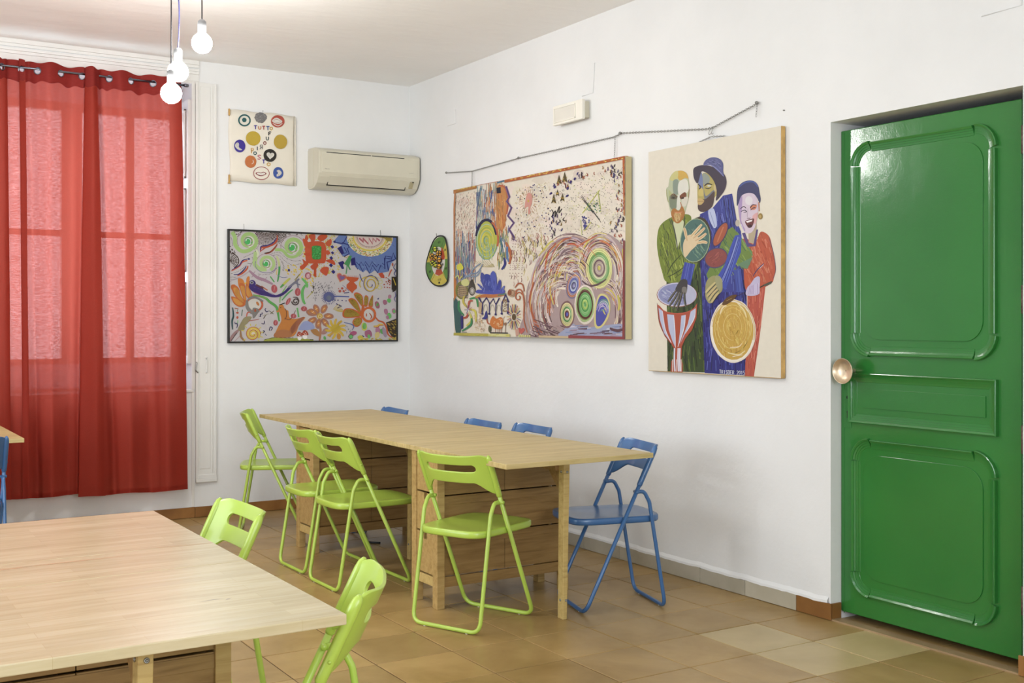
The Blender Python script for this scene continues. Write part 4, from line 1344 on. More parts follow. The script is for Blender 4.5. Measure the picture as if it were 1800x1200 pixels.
a.scatter([(20, 230), (170, 380), (120, 330)], 5, lambda x, y: a.S([(x, y), (x + 30, y + 50)], 12, (180, 160, 70)))
for k in range(7): a.S([(430 + k * 14, 470 + k * 6), (500 + k * 30, 400 + k * 22), (560 + k * 18, 370 + k * 36)], 13, (186, 164, 74), 8)
# yellow sun flower
for t in range(0, 360, 33): a.S([(480, 850), (480 + 120 * math.cos(math.radians(t)), 850 + 120 * math.sin(math.radians(t))), (480 + 200 * math.cos(math.radians(t + 10)), 850 + 200 * math.sin(math.radians(t + 10)))], 48, (196, 160, 44), 10)
a.B(480, 840, 100, 80, (186, 156, 40)); a.B(540, 990, 40, 60, (192, 132, 50)); a.S([(360, 1000), (430, 900)], 50, (186, 140, 60))
# orange petal bird
for P in ([(990, 590), (840, 470), (680, 450), (615, 520), (630, 620), (780, 630)], [(980, 560), (900, 500), (760, 350), (725, 280), (800, 250), (900, 330)], [(1000, 420), (920, 330), (830, 190), (880, 140), (980, 190), (1010, 300)],
          [(1030, 400), (1030, 250), (1060, 195), (1110, 240), (1090, 400)], [(1110, 400), (1150, 260), (1195, 195), (1200, 290), (1190, 420)], [(960, 620), (850, 640), (800, 720), (850, 800), (930, 790), (990, 700)]):
    a.G(P, (196, 84, 36), 0, True); cx_ = sum(p[0] for p in P) / len(P); cy_ = sum(p[1] for p in P) / len(P)
    Q = [(cx_ + (x - cx_) * .80, cy_ + (y - cy_) * .80) for x, y in P]; a.G(Q, (152, 124, 34), 0, True)
    a.scatter(Q, 14, lambda x, y: a.B(x, y, 9, 6, (120, 88, 30), 0, .2, 20, 6))
a.ring(1120, 570, 120, 130, 46, (200, 92, 40)); a.B(1110, 565, 92, 105, (196, 190, 186)); a.S([(1130, 540), (1170, 600), (1150, 650)], 22, (190, 84, 44)); a.B(1072, 575, 12, 34, (186, 82, 56))
a.S([(1010, 380), (1000, 500), (985, 640)], 60, (198, 90, 38)); a.S([(1220, 580), (1300, 680), (1400, 720), (1460, 820), (1500, 960), (1650, 1050)], 34, (190, 84, 42))
a.G([(1450, 720), (1660, 640), (1665, 1030), (1560, 990), (1490, 880)], (56, 44, 28))
a.scatter([(1470, 730), (1650, 660), (1650, 1000), (1520, 900)], 34, lambda x, y: a.S([(x, y), (x + 34, y + 20)], 16, (170, 140, 44), 20))
for x, y, rx, ry, c_ in ((1280, 380, 44, 76, (160, 90, 104)), (1285, 375, 22, 34, (90, 170, 80)), (1430, 330, 42, 50, (160, 96, 120)), (1510, 295, 38, 44, (90, 176, 84)), (1520, 220, 34, 40, (170, 116, 134)), (1450, 510, 40, 60, (164, 106, 134)), (1515, 590, 42, 58, (92, 176, 84)), (1480, 620, 30, 40, (164, 106, 134)), (1605, 500, 42, 52, (170, 110, 130)), (1610, 505, 24, 32, (90, 176, 84)),
                      (1030, 800, 56, 78, (196, 186, 60)), (1032, 790, 40, 62, (110, 180, 84)), (1295, 880, 50, 70, (170, 110, 140)), (1370, 890, 36, 54, (84, 160, 76)), (1420, 910, 40, 110, (150, 130, 150)), (1110, 940, 74, 80, (160, 90, 120)), (1120, 990, 28, 42, (100, 180, 90)), (820, 930, 70, 44, (170, 76, 116)), (770, 990, 50, 50, (120, 90, 90)), (772, 995, 36, 34, (96, 184, 100)), (1280, 960, 50, 60, (200, 180, 110)), (960, 1010, 60, 44, (190, 176, 60)), (270, 1020, 26, 36, (86, 160, 76))):
    a.B(x, y, rx, ry, c_, a.R.uniform(-20, 20), .08)
a.S([(1210, 790), (1280, 790), (1330, 760), (1400, 760)], 34, (206, 166, 54)); a.S([(1210, 810), (1290, 815), (1330, 780), (1410, 775)], 12, (180, 60, 40))
a.S([(640, 720), (780, 755), (830, 800), (800, 860)], 18, (60, 90, 160)); a.G([(1280, 260), (1320, 240), (1300, 285)], NAV); a.G([(980, 960), (1040, 990), (1010, 1000)], NAV)
a.scatter([(650, 760), (800, 810), (820, 900), (690, 940)], 22, lambda x, y: a.S([(x, y), (x - 10, y + 16)], 7, (60, 54, 70)))
a.scatter([(860, 1040), (1660, 1010), (1660, 1075), (860, 1075)], 40, lambda x, y: a.B(x, y, 26, 16, (184, 160, 60), 0, .3, 26, 7))
a.S([(200, 1060), (860, 1060)], 14, (180, 140, 50))
a.S([(1620, 120), (1640, 200), (1610, 260), (1640, 320)], 14, (60, 56, 140)); a.G([(1560, 0), (1650, 0), (1640, 100), (1580, 140)], (44, 34, 26))
# --- bottom left
a.frame(395, 500, 10.91)
a.S([(540, 200), (760, 250), (860, 330), (980, 420), (1010, 520), (1040, 700)], 50, (80, 156, 70)); a.S([(540, 200), (800, 260)], 20, (140, 150, 70))
a.S([(1060, 60), (1130, 0)], 40, (70, 150, 70)); a.S([(1050, 350), (1060, 240), (1100, 150), (1180, 20)], 26, (120, 170, 90)); a.S([(1090, 300), (1200, 170), (1300, 90)], 30, (76, 156, 84))
a.S([(1540, 0), (1480, 120), (1490, 280), (1530, 370)], 56, (90, 170, 84)); a.S([(1560, 260), (1690, 120)], 26, (170, 166, 80)); a.S([(1380, 440), (1410, 620)], 50, (90, 164, 84))
# bird
a.G([(470, 0), (600, 10), (700, 60), (820, 150), (960, 200), (1100, 150), (1200, 60), (1270, -10), (1290, 20), (1200, 130), (1080, 220), (940, 245), (800, 220), (690, 200), (560, 150), (480, 80)], (54, 38, 112), 0, True)
for k in range(40): t = a.R.random(); a.S([(540 + 420 * t, 40 + 160 * t), (600 + 420 * t, 60 + 165 * t)], 12, (84, 50, 120), 26)
a.S([(560, 150), (680, 200)], 26, (150, 66, 120)); a.S([(700, 30), (820, 110)], 40, (176, 92, 60)); a.S([(1380, -60), (1400, 60)], 50, (110, 112, 130))
a.frame(395, 395, 10.91); a.B(530, 1130, 66, 70, (56, 40, 116)); a.B(520, 1110, 36, 30, (150, 150, 156)); a.B(522, 1110, 18, 16, (40, 40, 50)); a.B(430, 1125, 46, 22, YEL); a.S([(600, 1150), (740, 1220)], 60, (96, 50, 60))
a.S([(1210, 1200), (1330, 1110), (1420, 1030)], 44, (110, 110, 128)); a.S([(1330, 1110), (1440, 1150)], 40, (110, 110, 128)); a.S([(1340, 1080), (1430, 940)], 16, (120, 110, 40))
for P in ([(260, 1040), (350, 1050), (390, 1150), (390, 1220), (290, 1220)], [(420, 1040), (460, 990), (480, 1030), (460, 1220), (420, 1220)], [(130, 1180), (200, 1150), (270, 1250), (150, 1250)]): a.G(P, (196, 112, 44), 0, True)
a.frame(395, 500, 10.91)
for P in ([(130, 30), (200, 10), (280, 80), (310, 200), (400, 340), (380, 400), (300, 330), (190, 200)], [(130, 240), (200, 240), (300, 300), (390, 390), (300, 430), (190, 370)], [(280, 0), (380, 0), (400, 150), (420, 330), (380, 320)], [(410, 0), (440, 0), (540, 230), (470, 270), (410, 200)]):
    a.G(P, (188, 92, 38), 0, True); cx_ = sum(p[0] for p in P) / len(P); cy_ = sum(p[1] for p in P) / len(P)
    a.G([(cx_ + (x - cx_) * .72, cy_ + (y - cy_) * .72) for x, y in P], (200, 134, 54), 0, True)
a.ring(570, 380, 150, 130, 34, (190, 82, 46)); a.B(570, 380, 128, 110, (196, 192, 184)); a.S([(440, 290), (560, 240), (740, 320)], 44, (120, 116, 120)); a.S([(430, 300), (440, 440), (540, 540), (660, 500)], 70, (124, 120, 116))
a.B(632, 365, 24, 44, (190, 110, 50), -30); a.G([(540, 450), (660, 480), (600, 600), (540, 640)], (120, 116, 112), 0, True); a.B(585, 495, 22, 28, (180, 84, 50)); a.S([(420, 620), (440, 540), (500, 530)], 24, (190, 92, 70))
a.G([(260, 870), (330, 700), (400, 620), (520, 620), (440, 740), (390, 780), (380, 860)], (140, 130, 92), 0, True); a.S([(450, 700), (560, 680), (660, 660)], 14, (176, 84, 70))
a.S([(100, 1090), (180, 960), (270, 870)], 60, (150, 116, 116)); a.S([(130, 1080), (240, 920)], 20, (60, 36, 36)); a.S([(190, 1090), (300, 980)], 26, (176, 150, 150)); a.S([(310, 880), (320, 1000), (390, 1080)], 40, (150, 110, 70))
a.S([(160, 440), (175, 600), (150, 700), (160, 860)], 34, (30, 70, 76)); a.S([(345, 480), (330, 600)], 20, (30, 90, 60)); a.S([(200, 450), (270, 470)], 26, (170, 76, 40)); a.B(250, 540, 26, 18, (180, 72, 46)); a.B(250, 630, 22, 26, (180, 72, 46)); a.S([(250, 480), (255, 520)], 16, (60, 130, 60)); a.S([(260, 680), (255, 740)], 24, (110, 180, 100))
for P in ([(200, 710), (210, 750), (240, 740), (250, 790), (230, 830)], [(790, 450), (770, 480), (800, 520), (840, 500)], [(650, 600), (690, 610), (680, 570), (720, 560), (710, 530)], [(700, 740), (750, 750), (760, 690)], [(850, 880), (870, 810), (910, 830), (880, 880)], [(770, 940), (800, 975)], [(730, 880), (760, 890), (730, 930)]): a.S(P, 16, (40, 32, 90))
a.S([(720, 600), (780, 580), (740, 650), (800, 570), (850, 560)], 10, (150, 140, 110)); a.S([(850, 500), (930, 560)], 18, (90, 100, 50)); a.S([(870, 560), (940, 500)], 18, (110, 90, 50))
# sun spiral
a.B(530, 930, 100, 90, (206, 190, 170)); a.spiral(540, 945, 20, 130, 2.1, 0, 40, (204, 178, 66)); a.spiral(540, 945, 38, 148, 2.0, 0, 16, (190, 112, 60))
for t in range(-160, 150, 30): a.S([(530 + 160 * math.cos(math.radians(t)), 940 + 150 * math.sin(math.radians(t))), (530 + 215 * math.cos(math.radians(t)), 940 + 195 * math.sin(math.radians(t)))], 28, (206, 190, 70))
# hen
a.G([(1040, 400), (1110, 390), (1150, 480), (1210, 500), (1230, 620), (1290, 650), (1380, 650), (1500, 620), (1530, 640), (1420, 760), (1360, 920), (1260, 1000), (960, 1010), (1010, 820), (1080, 680), (1040, 520), (1000, 540), (1025, 470)], (190, 114, 44), 0, True)
a.G([(1250, 830), (1400, 660), (1520, 620), (1420, 770), (1340, 900), (1250, 960)], (160, 92, 62), 0, True); a.G([(960, 920), (1100, 860), (1260, 900), (1250, 1000), (960, 1010)], (168, 104, 60), 0, True)
a.ring(1140, 560, 40, 100, 14, (110, 60, 36), -90, 90); a.S([(1140, 640), (1230, 670), (1300, 600), (1350, 490)], 14, (110, 60, 50)); a.B(1066, 440, 9, 10, (40, 30, 30)); a.S([(1040, 390), (1150, 350)], 30, (36, 40, 30)); a.B(1010, 510, 26, 16, (196, 110, 50))
for t in range(30): x = 920 + t * 13; a.S([(x, 1010 + 10 * math.sin(t)), (x + 10, 1040)], 12, (110, 76, 44), 14)
a.G([(750, 1060), (900, 1010), (1200, 1030), (1390, 1020), (1690, 1050), (1690, 1085), (740, 1085)], (150, 156, 50)); a.S([(760, 1050), (960, 1010)], 12, (30, 30, 26)); a.S([(1620, 1050), (1690, 1050)], 14, (30, 30, 26))
# tulips, toadstools, dark spiral
for x, y, rx, ry, t in ((945, 80, 58, 80, -10), (1390, 140, 54, 78, 0), (1210, 320, 34, 76, 30), (1510, 460, 60, 50, 0), (1310, 600, 54, 46, 10), (970, 730, 44, 54, 0)):
    a.B(x, y, rx, ry, (176, 78, 84), t); a.S([(x - 10, y + ry * .6), (x + 12, y - ry * .6)], 12, (214, 150, 150)); a.ring(x, y, rx * .6, ry * .7, 8, (150, 60, 60), 90, 250, t)
a.spiral(1350, 320, 20, 74, 1.5, 0, 24, (72, 58, 56)); a.S([(1300, 240), (1380, 250), (1420, 320)], 22, (72, 58, 56))
for x, y, s_ in ((1425, 950, 50), (1530, 930, 60)):
    a.B(x, y + 70, s_ * .75, 44, (226, 224, 220)); a.G([(x - s_, y + 30), (x - s_ * .6, y - 40), (x, y - s_), (x + s_ * .7, y - 30), (x + s_, y + 30)], (172, 62, 36), 0, True)
    for dx, dy in ((-20, 0), (10, -20), (24, 14), (-4, 20)): a.B(x + dx, y + dy, 9, 8, (236, 226, 216))
a.G([(1420, 820), (1500, 710), (1600, 700), (1690, 760), (1690, 850), (1430, 870)], (140, 150, 196), 0, True)
art = a.build('painted_surface', p1)
art.rotation_euler = (PI / 2, 0, 0); art.location = (0, y_f + .0035, 0)
for px in (429, 669):
    x = at_y(px, 408, -.01).x - pl.x
    c_ = MB()
    for k in range(3): c_.tube([(x, -.006 - .002 * (k % 2), H1 + .008 + k * .014), (x, -.006, H1 + .020 + k * .014)], .0016, 6)
    c_.build('hanging_wire', M['steel'], p1)

# ================================================================== POSTER ON THE WINDOW WALL
po = at_y(403, 319, -.02)
pt_ = thing('banner', 'white cloth banner with coloured circles and hand-painted words beside the window', 'banner', (-1.392, 0, 2.300))
WB, HB = 0.478, 0.495
q = [(404, 192.5), (519.5, 204.5), (517.5, 325.5), (401, 318)]
n = 24; c_ = MB()
def rim(u):   # slight curl at the sides
    return -.014 - .006 * math.sin(PI * u) + .010 * abs(2 * u - 1) ** 6
for i in range(n):
    for j in range(10):
        pass
g = [[(WB * i / n + (.006 * math.sin(j * .7) if i in (0, n) else 0), rim(i / n) + .0, HB * j / 10 + (.004 * math.sin(i * .5) if j in (0, 10) else 0)) for j in range(11)] for i in range(n + 1)]
for i in range(n):
    for j in range(10): c_.quad(g[i][j], g[i + 1][j], g[i + 1][j + 1], g[i][j + 1], True)
cl = c_.build('cloth', M['canvas'], pt_, None, 0, True)
so = cl.modifiers.new('s', 'SOLIDIFY'); so.thickness = .002; so.offset = -1
MB().tube([(WB + .001, -.010, -.004), (WB + .001, -.010, HB - .01)], .006, 8).build('side_roll', M['canvas'], pt_)
for z0, z1 in ((HB - .042, HB + .004), (-.012, .045)):
    box('batten', M['pole_wood'], -.006, .002, -.020, -.002, z0, z1, pt_, .001)
box('batten', M['pole_wood'], -.010, .012, -.018, -.004, -.016, -.009, pt_, .001)
b = Art(q, WB, HB); b.frame(390, 180, 7.743)
TEAL, PUR, GOLD = (40, 96, 98), (66, 50, 160), (196, 164, 44)
WHT = (226, 222, 212)
b.ring(304, 248, 77, 72, 20, TEAL); b.B(302, 243, 31, 31, TEAL, 0, .03)
b.B(526, 214, 84, 70, (118, 116, 116), 0, .08, 0, 26)
for k in range(40): b.B(526 + b.R.uniform(-70, 70), 214 + b.R.uniform(-55, 55), 5, 4, (160, 158, 156), 0, 0, 10, 5)
b.B(758, 263, 93, 83, (186, 76, 60), 0, .01, 0, 24); b.G([(680, 262), (740, 215), (820, 265), (760, 300)], WHT, 0, True); b.G([(700, 262), (742, 232), (795, 266), (755, 282)], (196, 150, 140), 0, True); b.G([(704, 262), (744, 242), (790, 266), (755, 276)], WHT, 0, True); b.S([(690, 290), (760, 325), (820, 290)], 10, WHT)
b.B(418, 492, 101, 98, GOLD, 0, .01, 0, 26); b.B(789, 538, 91, 97, (190, 156, 46), 0, .01, 0, 26)
b.B(232, 594, 78, 86, PUR, 0, .01, 0, 24); b.G([(178, 560), (205, 545), (222, 570), (220, 610), (262, 645), (225, 650), (185, 625), (165, 590)], WHT, 0, True)
b.B(643, 722, 90, 88, (46, 42, 38), 0, .02, 0, 24); b.heart(648, 722, 54, WHT, 6); b.heart(646, 716, 42, (206, 202, 192), 6)
b.B(377, 806, 79, 84, (204, 112, 54), 0, .02, 0, 24); b.ring(385, 806, 30, 30, 9, WHT, -50, 80, 0, 0, True)
b.ring(521, 963, 108, 87, 9, (160, 56, 60)); b.G([(440, 962), (480, 945), (512, 955), (550, 943), (590, 970), (530, 1000), (480, 995)], (150, 54, 62), 0, True); b.G([(456, 964), (482, 953), (512, 963), (550, 952), (574, 970), (530, 990), (484, 985)], WHT, 0, True)
b.B(752, 958, 71, 79, (58, 88, 170), 0, .02, 0, 24); b.G([(730, 930), (765, 918), (797, 950), (785, 985), (735, 1008), (730, 980), (750, 960)], WHT, 0, True)
for ch, x, y, w, h, c_ in (('T', 432, 320, 42, 48, PUR), ('U', 494, 328, 32, 40, (204, 116, 56)), ('T', 545, 328, 40, 46, (176, 56, 60)), ('T', 600, 332, 44, 50, (44, 76, 150)), ('O', 650, 338, 34, 42, (206, 160, 50)),
                       ('F', 632, 406, 34, 46, (52, 50, 52)), ('U', 596, 468, 34, 46, (74, 84, 84)), ('O', 560, 532, 32, 46, (140, 60, 56)), ('I', 462, 602, 20, 50, (56, 60, 90)),
                       ('P', 390, 622, 30, 70, (208, 150, 60)), ('O', 420, 670, 38, 44, (44, 90, 96)), ('S', 472, 716, 48, 58, (190, 74, 100)), ('T', 536, 782, 40, 50, PUR), ('O', 602, 820, 42, 44, (210, 160, 56))):
    b.text(ch, x, y, w, h, 12, c_)
b.text('R', 506, 580, 36, 58, 11, (120, 118, 116), mirror=True)
art = b.build('painted_surface', pt_); art.rotation_euler = (PI / 2, 0, 0); art.location = (0, -.0222, 0)
cn_ = MB().lathe([(0, 0), (.003, 0), (.003, .006), (0, .006)], (WB * .5, -.010, HB + .012), (0, -1, 0), 8).build('nail', M['steel'], pt_)

# maker's lettering printed on the air conditioner front
q4 = [(380 + x / 4.5, 160 + y / 4.5) for x, y in ((830, 630), (1580, 700), (1580, 730), (830, 672))]
b = Art(q4, 2 * AX - .04, .035); b.frame(380, 160, 4.5)
b.G([(860, 650), (868, 650), (864, 658)], (70, 70, 70)); b.text('DAIKIN', 871, 651, 4.4, 7, 1.5, (80, 80, 80), gap=.42, dy=.5)
b.S([(1528, 701), (1556, 698)], 2.4, (150, 146, 130))
lo = b.build('lettering', ac); lo.rotation_euler = (PI / 2, 0, 0); lo.location = (-AX + .022, -.2037, -.034)

# ================================================================== PAINTING 2: large swirl canvas
XF = -.052
qd = [(795.6, 337.0), (1100.6, 270.6), (1098.4, 592.6), (801.0, 592.6)]
c0 = [at_x(px, py, XF) for px, py in qd]
yl2 = (c0[0].y + c0[3].y) / 2; yr2 = (c0[1].y + c0[2].y) / 2
zb2 = (c0[2].z + c0[3].z) / 2; zt2 = (c0[0].z + c0[1].z) / 2
W2, H2 = yl2 - yr2, zt2 - zb2
p2 = thing('painting', 'very large unframed canvas of swirls and dots hanging from the chain, nearest the room corner', 'painting', (0, yl2, zb2), -PI / 2, 'unframed and framed paintings')
box('stretched_canvas', M['canvas_side'], 0, W2, XF, -.008, 0, H2, p2, .003)
for x in (.3, W2 * .5, W2 - .3): box('stretcher_bar', M['pole_wood'], x, x + .05, -.008, -.003, .02, H2 - .02, p2)
a = Art(qd, W2, H2)
F2 = (760, 160, 2.608)
a.frame(*F2)
CRM = (222, 212, 194)
a.G([(80, 440), (920, 260), (920, 1150), (80, 1150)], CRM)
rd = a.R
MV, DBR, LMV, ORD, YL, CRE = (158, 132, 138), (88, 62, 66), (188, 168, 172), (186, 96, 58), (206, 188, 78), (218, 206, 188)
# soft cloudiness
a.scatter([(100, 470), (880, 310), (880, 700), (360, 800), (100, 640)], 120, lambda x, y: a.B(x, y, 26, 20, (218, 206, 190), 0, .3, 9, 8))
# left block of short strokes
a.scatter([(100, 480), (195, 462), (195, 700), (100, 720)], 420, lambda x, y: a.S([(x, y), (x + rd.uniform(-5, 1), y + rd.uniform(6, 14))], 2.6, rd.choice([(196, 140, 126), (150, 110, 90), (90, 80, 66), (226, 214, 204), (206, 160, 140)]), 14, True, False))
a.scatter([(96, 640), (200, 650), (200, 860), (110, 850)], 130, lambda x, y: a.S([(x, y), (x + rd.uniform(-3, 3), y + rd.uniform(40, 90))], 5, rd.choice([(196, 104, 70), (86, 116, 150), (120, 140, 160), (60, 66, 130), (150, 160, 120), (210, 190, 170)]), 14))
a.scatter([(98, 800), (150, 800), (150, 860), (98, 860)], 10, lambda x, y: a.S([(x, y), (x, y + 40)], 5, (90, 120, 160), 20))
# vertical band: blue / orange / white
a.scatter([(196, 470), (330, 440), (330, 640), (200, 680)], 240, lambda x, y: a.S([(x, y - 30), (x + rd.uniform(-4, 4), y + rd.uniform(20, 70))], 6, (rd.choice([(66, 82, 140), (120, 150, 160), (206, 206, 206), (140, 160, 150)]) if x < 240 else rd.choice([(184, 104, 60), (200, 130, 70), (150, 150, 140), (206, 196, 170), (110, 150, 150)])), 16))
a.S([(200, 470), (204, 560), (200, 640)], 9, (50, 60, 130)); a.S([(240, 460), (236, 540)], 10, (196, 110, 60)); a.S([(270, 460), (268, 520), (280, 580)], 8, (40, 76, 150))
a.S([(262, 500), (270, 540), (264, 570)], 9, (40, 90, 150)); a.S([(280, 560), (290, 600), (286, 640)], 8, (60, 110, 160))
a.G([(296, 440), (330, 445), (345, 500), (340, 560), (326, 640), (290, 620), (284, 520)], (196, 128, 66), 0, True)
for k in range(36): x, y = rd.uniform(290, 336), rd.uniform(460, 620); a.S([(x, y), (x + 4, y + 30)], 5, rd.choice([(186, 96, 50), (206, 150, 80), (170, 120, 80), (150, 110, 60)]), 12)
a.S([(300, 436), (330, 446), (346, 500), (340, 570)], 10, (186, 92, 60)); a.G([(290, 448), (310, 444), (312, 472), (292, 474)], (30, 30, 50), 0)
a.scatter([(296, 640), (350, 620), (350, 800), (300, 790)], 70, lambda x, y: a.S([(x, y), (x + rd.uniform(-4, 4), y + 36)], 5, rd.choice([(150, 164, 70), (90, 130, 100), (90, 110, 160), (200, 186, 90), (170, 120, 60)]), 14))
for k in range(170):
    x, y = rd.uniform(98, 200), rd.uniform(690, 850)
    a.S([(x, y), (x + rd.uniform(-2, 2), y + rd.uniform(30, 60))], rd.uniform(2, 4.5), rd.choice([(76, 106, 160), (110, 130, 170), (60, 66, 130), (150, 170, 180), (190, 180, 150), (90, 130, 140), (196, 110, 76)]), 12)
for k in range(160):
    x, y = rd.uniform(200, 290), rd.uniform(455, 600)
    a.S([(x, y), (x + rd.uniform(-3, 3), y + rd.uniform(20, 50))], rd.uniform(2, 4), rd.choice([(216, 210, 200), (190, 120, 80), (110, 140, 160), (70, 84, 140), (180, 170, 130)]), 12)
# egg / disc
a.B(250, 690, 52, 94, (60, 150, 150)); a.B(250, 690, 49, 90, (172, 180, 60), 0, 0, 0, 30)
a.ring(248, 682, 46, 84, 13, (34, 32, 74), 185, 350)
a.ring(256, 690, 46, 86, 9, (190, 96, 56), -70, 20)
for k in range(9): a.ring(249 + rd.uniform(-2, 2), 694, 44 - k * 4.6, 76 - k * 8, 5, rd.choice([(196, 190, 60), (140, 160, 60), (120, 150, 100), (206, 196, 80), (150, 176, 150)]), rd.uniform(0, 90), rd.uniform(250, 400), 0, 14, True)
a.scatter([(205, 700), (295, 700), (270, 775), (230, 775)], 26, lambda x, y: a.S([(x, y), (x + 4, y + 22)], 5, rd.choice([(130, 170, 160), (170, 190, 110), (110, 150, 160)]), 10))
for k in range(8): a.S([(190 + k * 10, 790 - k), (230 + k * 8, 815), (280, 800)], 3, (190, 176, 130), 12)
# zig zag ribbon
for w_, c_ in ((11, (122, 92, 140)), (4, (70, 50, 106))):
    a.S([(335, 440), (352, 490), (340, 510), (362, 540), (346, 578), (374, 610), (352, 640), (378, 680), (372, 690)], w_, c_, 0, False, False)
a.S([(338, 700), (352, 730), (362, 760), (354, 800)], 15, (180, 96, 54)); a.S([(346, 720), (344, 760), (352, 790)], 9, (80, 120, 170)); a.S([(330, 770), (336, 800), (320, 826)], 12, (52, 56, 130)); a.S([(312, 690), (322, 720), (312, 760)], 6, (50, 110, 110))
# dotted fields
def dash(cs, w, L):
    return lambda x, y: a.S([(x, y), (x + rd.uniform(-L, L) * .5, y + rd.uniform(.4, 1) * L)], w, rd.choice(cs), 12, True, False)
fld = [(380, 450), (540, 412), (545, 640), (520, 700), (470, 700), (380, 690)]
a.scatter(fld, 330, dash([(196, 170, 96), (206, 186, 110), (200, 150, 120), (180, 150, 90)], 2.6, 8))
a.scatter(fld, 60, lambda x, y: a.B(x, y, 2.6, 3.2, rd.choice([(60, 52, 120), (70, 60, 130), (60, 90, 70)]), 0, .2, 0, 6))
for t in range(0, 360, 15): a.S([(440 + 26 * math.cos(math.radians(t)), 510 + 34 * math.sin(math.radians(t))), (440 + 44 * math.cos(math.radians(t)), 510 + 58 * math.sin(math.radians(t)))], 3, (200, 140, 110), 12)
a.G([(432, 480), (444, 468), (458, 486), (456, 520), (450, 534), (448, 566), (440, 566), (440, 534), (424, 540), (426, 510)], (206, 140, 126), 0, True); a.B(440, 507, 4, 6, (206, 170, 60))
for k in range(90):
    x, y = rd.uniform(362, 500), rd.uniform(660, 880)
    if x > 430 + (880 - y) * .35: continue
    a.S([(x, y), (x + 3, y + 12), (x - 1, y + 22)], 2.4, rd.choice([(150, 90, 96), (200, 150, 140), (120, 96, 90), (206, 190, 110)]), 10)
for x0 in (376, 388, 402, 416, 430): a.dots([(x0, 680), (x0 - 12, 760), (x0 - 18, 860)], 9, 1.9, (140, 84, 90), 14, 1)
for k in range(60):
    x, y = rd.uniform(410, 540), rd.uniform(650, 780)
    a.S([(x, y), (x + 6, y + 14), (x + 2, y + 26)], 3, rd.choice([(206, 190, 90), (70, 60, 80), (170, 150, 90), (190, 130, 120)]), 12)
# right dot field with little figures
a.scatter([(560, 420), (880, 340), (880, 640), (700, 690), (560, 640)], 420, lambda x, y: a.B(x, y, 1.5, 1.7, (70, 66, 70), 0, .2, 22, 5) if math.hypot((x - 720) / 1.6, y - 540) > 26 else None)
a.scatter([(600, 400), (870, 340), (870, 650), (640, 640)], 70, lambda x, y: a.B(x, y, 3, 2.4, (206, 206, 130), 0, .2, 14, 6))
for P in ([(683, 482), (740, 560)], [(688, 480), (770, 590)], [(700, 500), (775, 600)]): a.S(P, 2, (60, 60, 60), 0, False, False)
a.S([(690, 560), (770, 450)], 6, (190, 196, 80)); a.S([(774, 540), (762, 455)], 6, (180, 190, 80)); a.S([(682, 590), (688, 660)], 4, (190, 196, 100)); a.S([(700, 640), (730, 600)], 6, (196, 196, 90))
a.scatter([(690, 540), (770, 470), (770, 560)], 40, lambda x, y: a.B(x, y, 3.5, 2.6, rd.choice([(60, 130, 90), (40, 60, 60), (190, 200, 120)]), 0, .3, 0, 6))
a.scatter([(682, 560), (730, 590), (700, 640)], 26, lambda x, y: a.B(x, y, 3, 4, (58, 60, 140), 0, .3, 10, 6))
fig = [(50, 44, 110), (170, 90, 60), (60, 50, 50), (150, 110, 50), (110, 90, 120)]
def mark(x, y):
    c = rd.choice(fig); a.S([(x, y), (x + rd.uniform(-6, 6), y + rd.uniform(6, 14)), (x + rd.uniform(-8, 8), y + 14)], rd.uniform(3.5, 6), c, 14)
a.scatter([(780, 335), (884, 318), (884, 410), (820, 400)], 24, mark); a.scatter([(846, 400), (884, 400), (884, 680), (846, 640)], 22, mark); a.scatter([(540, 420), (640, 385), (640, 430), (560, 440)], 12, mark)
a.scatter([(535, 560), (620, 540), (612, 680), (535, 680)], 26, mark); a.scatter([(640, 370), (780, 340), (780, 370), (660, 400)], 10, mark); a.scatter([(824, 590), (884, 600), (884, 690), (810, 660)], 12, mark)
for x, y, r, t in ((582, 410, 17, 0), (608, 400, 19, -6), (598, 492, 15, 20), (558, 500, 17, 0), (575, 470, 12, 30)):
    a.G([(x - r * .7, y + r), (x, y - r * 1.7), (x + r * .7, y + r), (x, y + r * .5)], (84, 70, 40), 0)
    for k in range(7): a.B(x + rd.uniform(-r, r) * .45, y + rd.uniform(-.6, .8) * r, 2.2, 2, (190, 160, 50), 0, 0, 20, 6)
a.S([(548, 545), (556, 560), (548, 580), (566, 550), (564, 580), (584, 530), (582, 560), (596, 540)], 4, (50, 46, 46), 0, False)
for x, y in ((563, 440), (622, 445), (636, 416), (655, 400), (620, 480), (545, 470)): a.B(x, y, 5, 8, (56, 46, 116), rd.uniform(0, 60), .15)
# --- the big swirls
def arcs(cx, cy, rx0, ry0, rx1, ry1, n, a0, a1, pal, w0, w1, span=(25, 70), rot=0):
    for k in range(n):
        t = k / n
        rx, ry = rx0 + (rx1 - rx0) * t, ry0 + (ry1 - ry0) * t
        s0 = rd.uniform(a0, a1); L = rd.uniform(*span)
        a.ring(cx, cy, rx * rd.uniform(.97, 1.03), ry * rd.uniform(.97, 1.03), rd.uniform(w0, w1), rd.choice(pal), s0, min(a1 + 15, s0 + L), rot, 12, True)
sw = [MV, LMV, LMV, DBR, (120, 92, 96), CRE, CRE, (206, 192, 184), ORD, (170, 140, 130), (140, 110, 116), (196, 180, 176)]
a.G([(440, 900), (500, 780), (560, 690), (640, 655), (680, 700), (740, 655), (800, 650), (860, 690), (884, 760), (884, 1125), (440, 1128), (436, 1000)], (166, 144, 144), 0, True)
arcs(640, 950, 190, 290, 60, 70, 420, 150, 330, sw, 4, 9)
arcs(600, 1000, 165, 230, 60, 90, 200, 120, 290, sw, 4, 9)
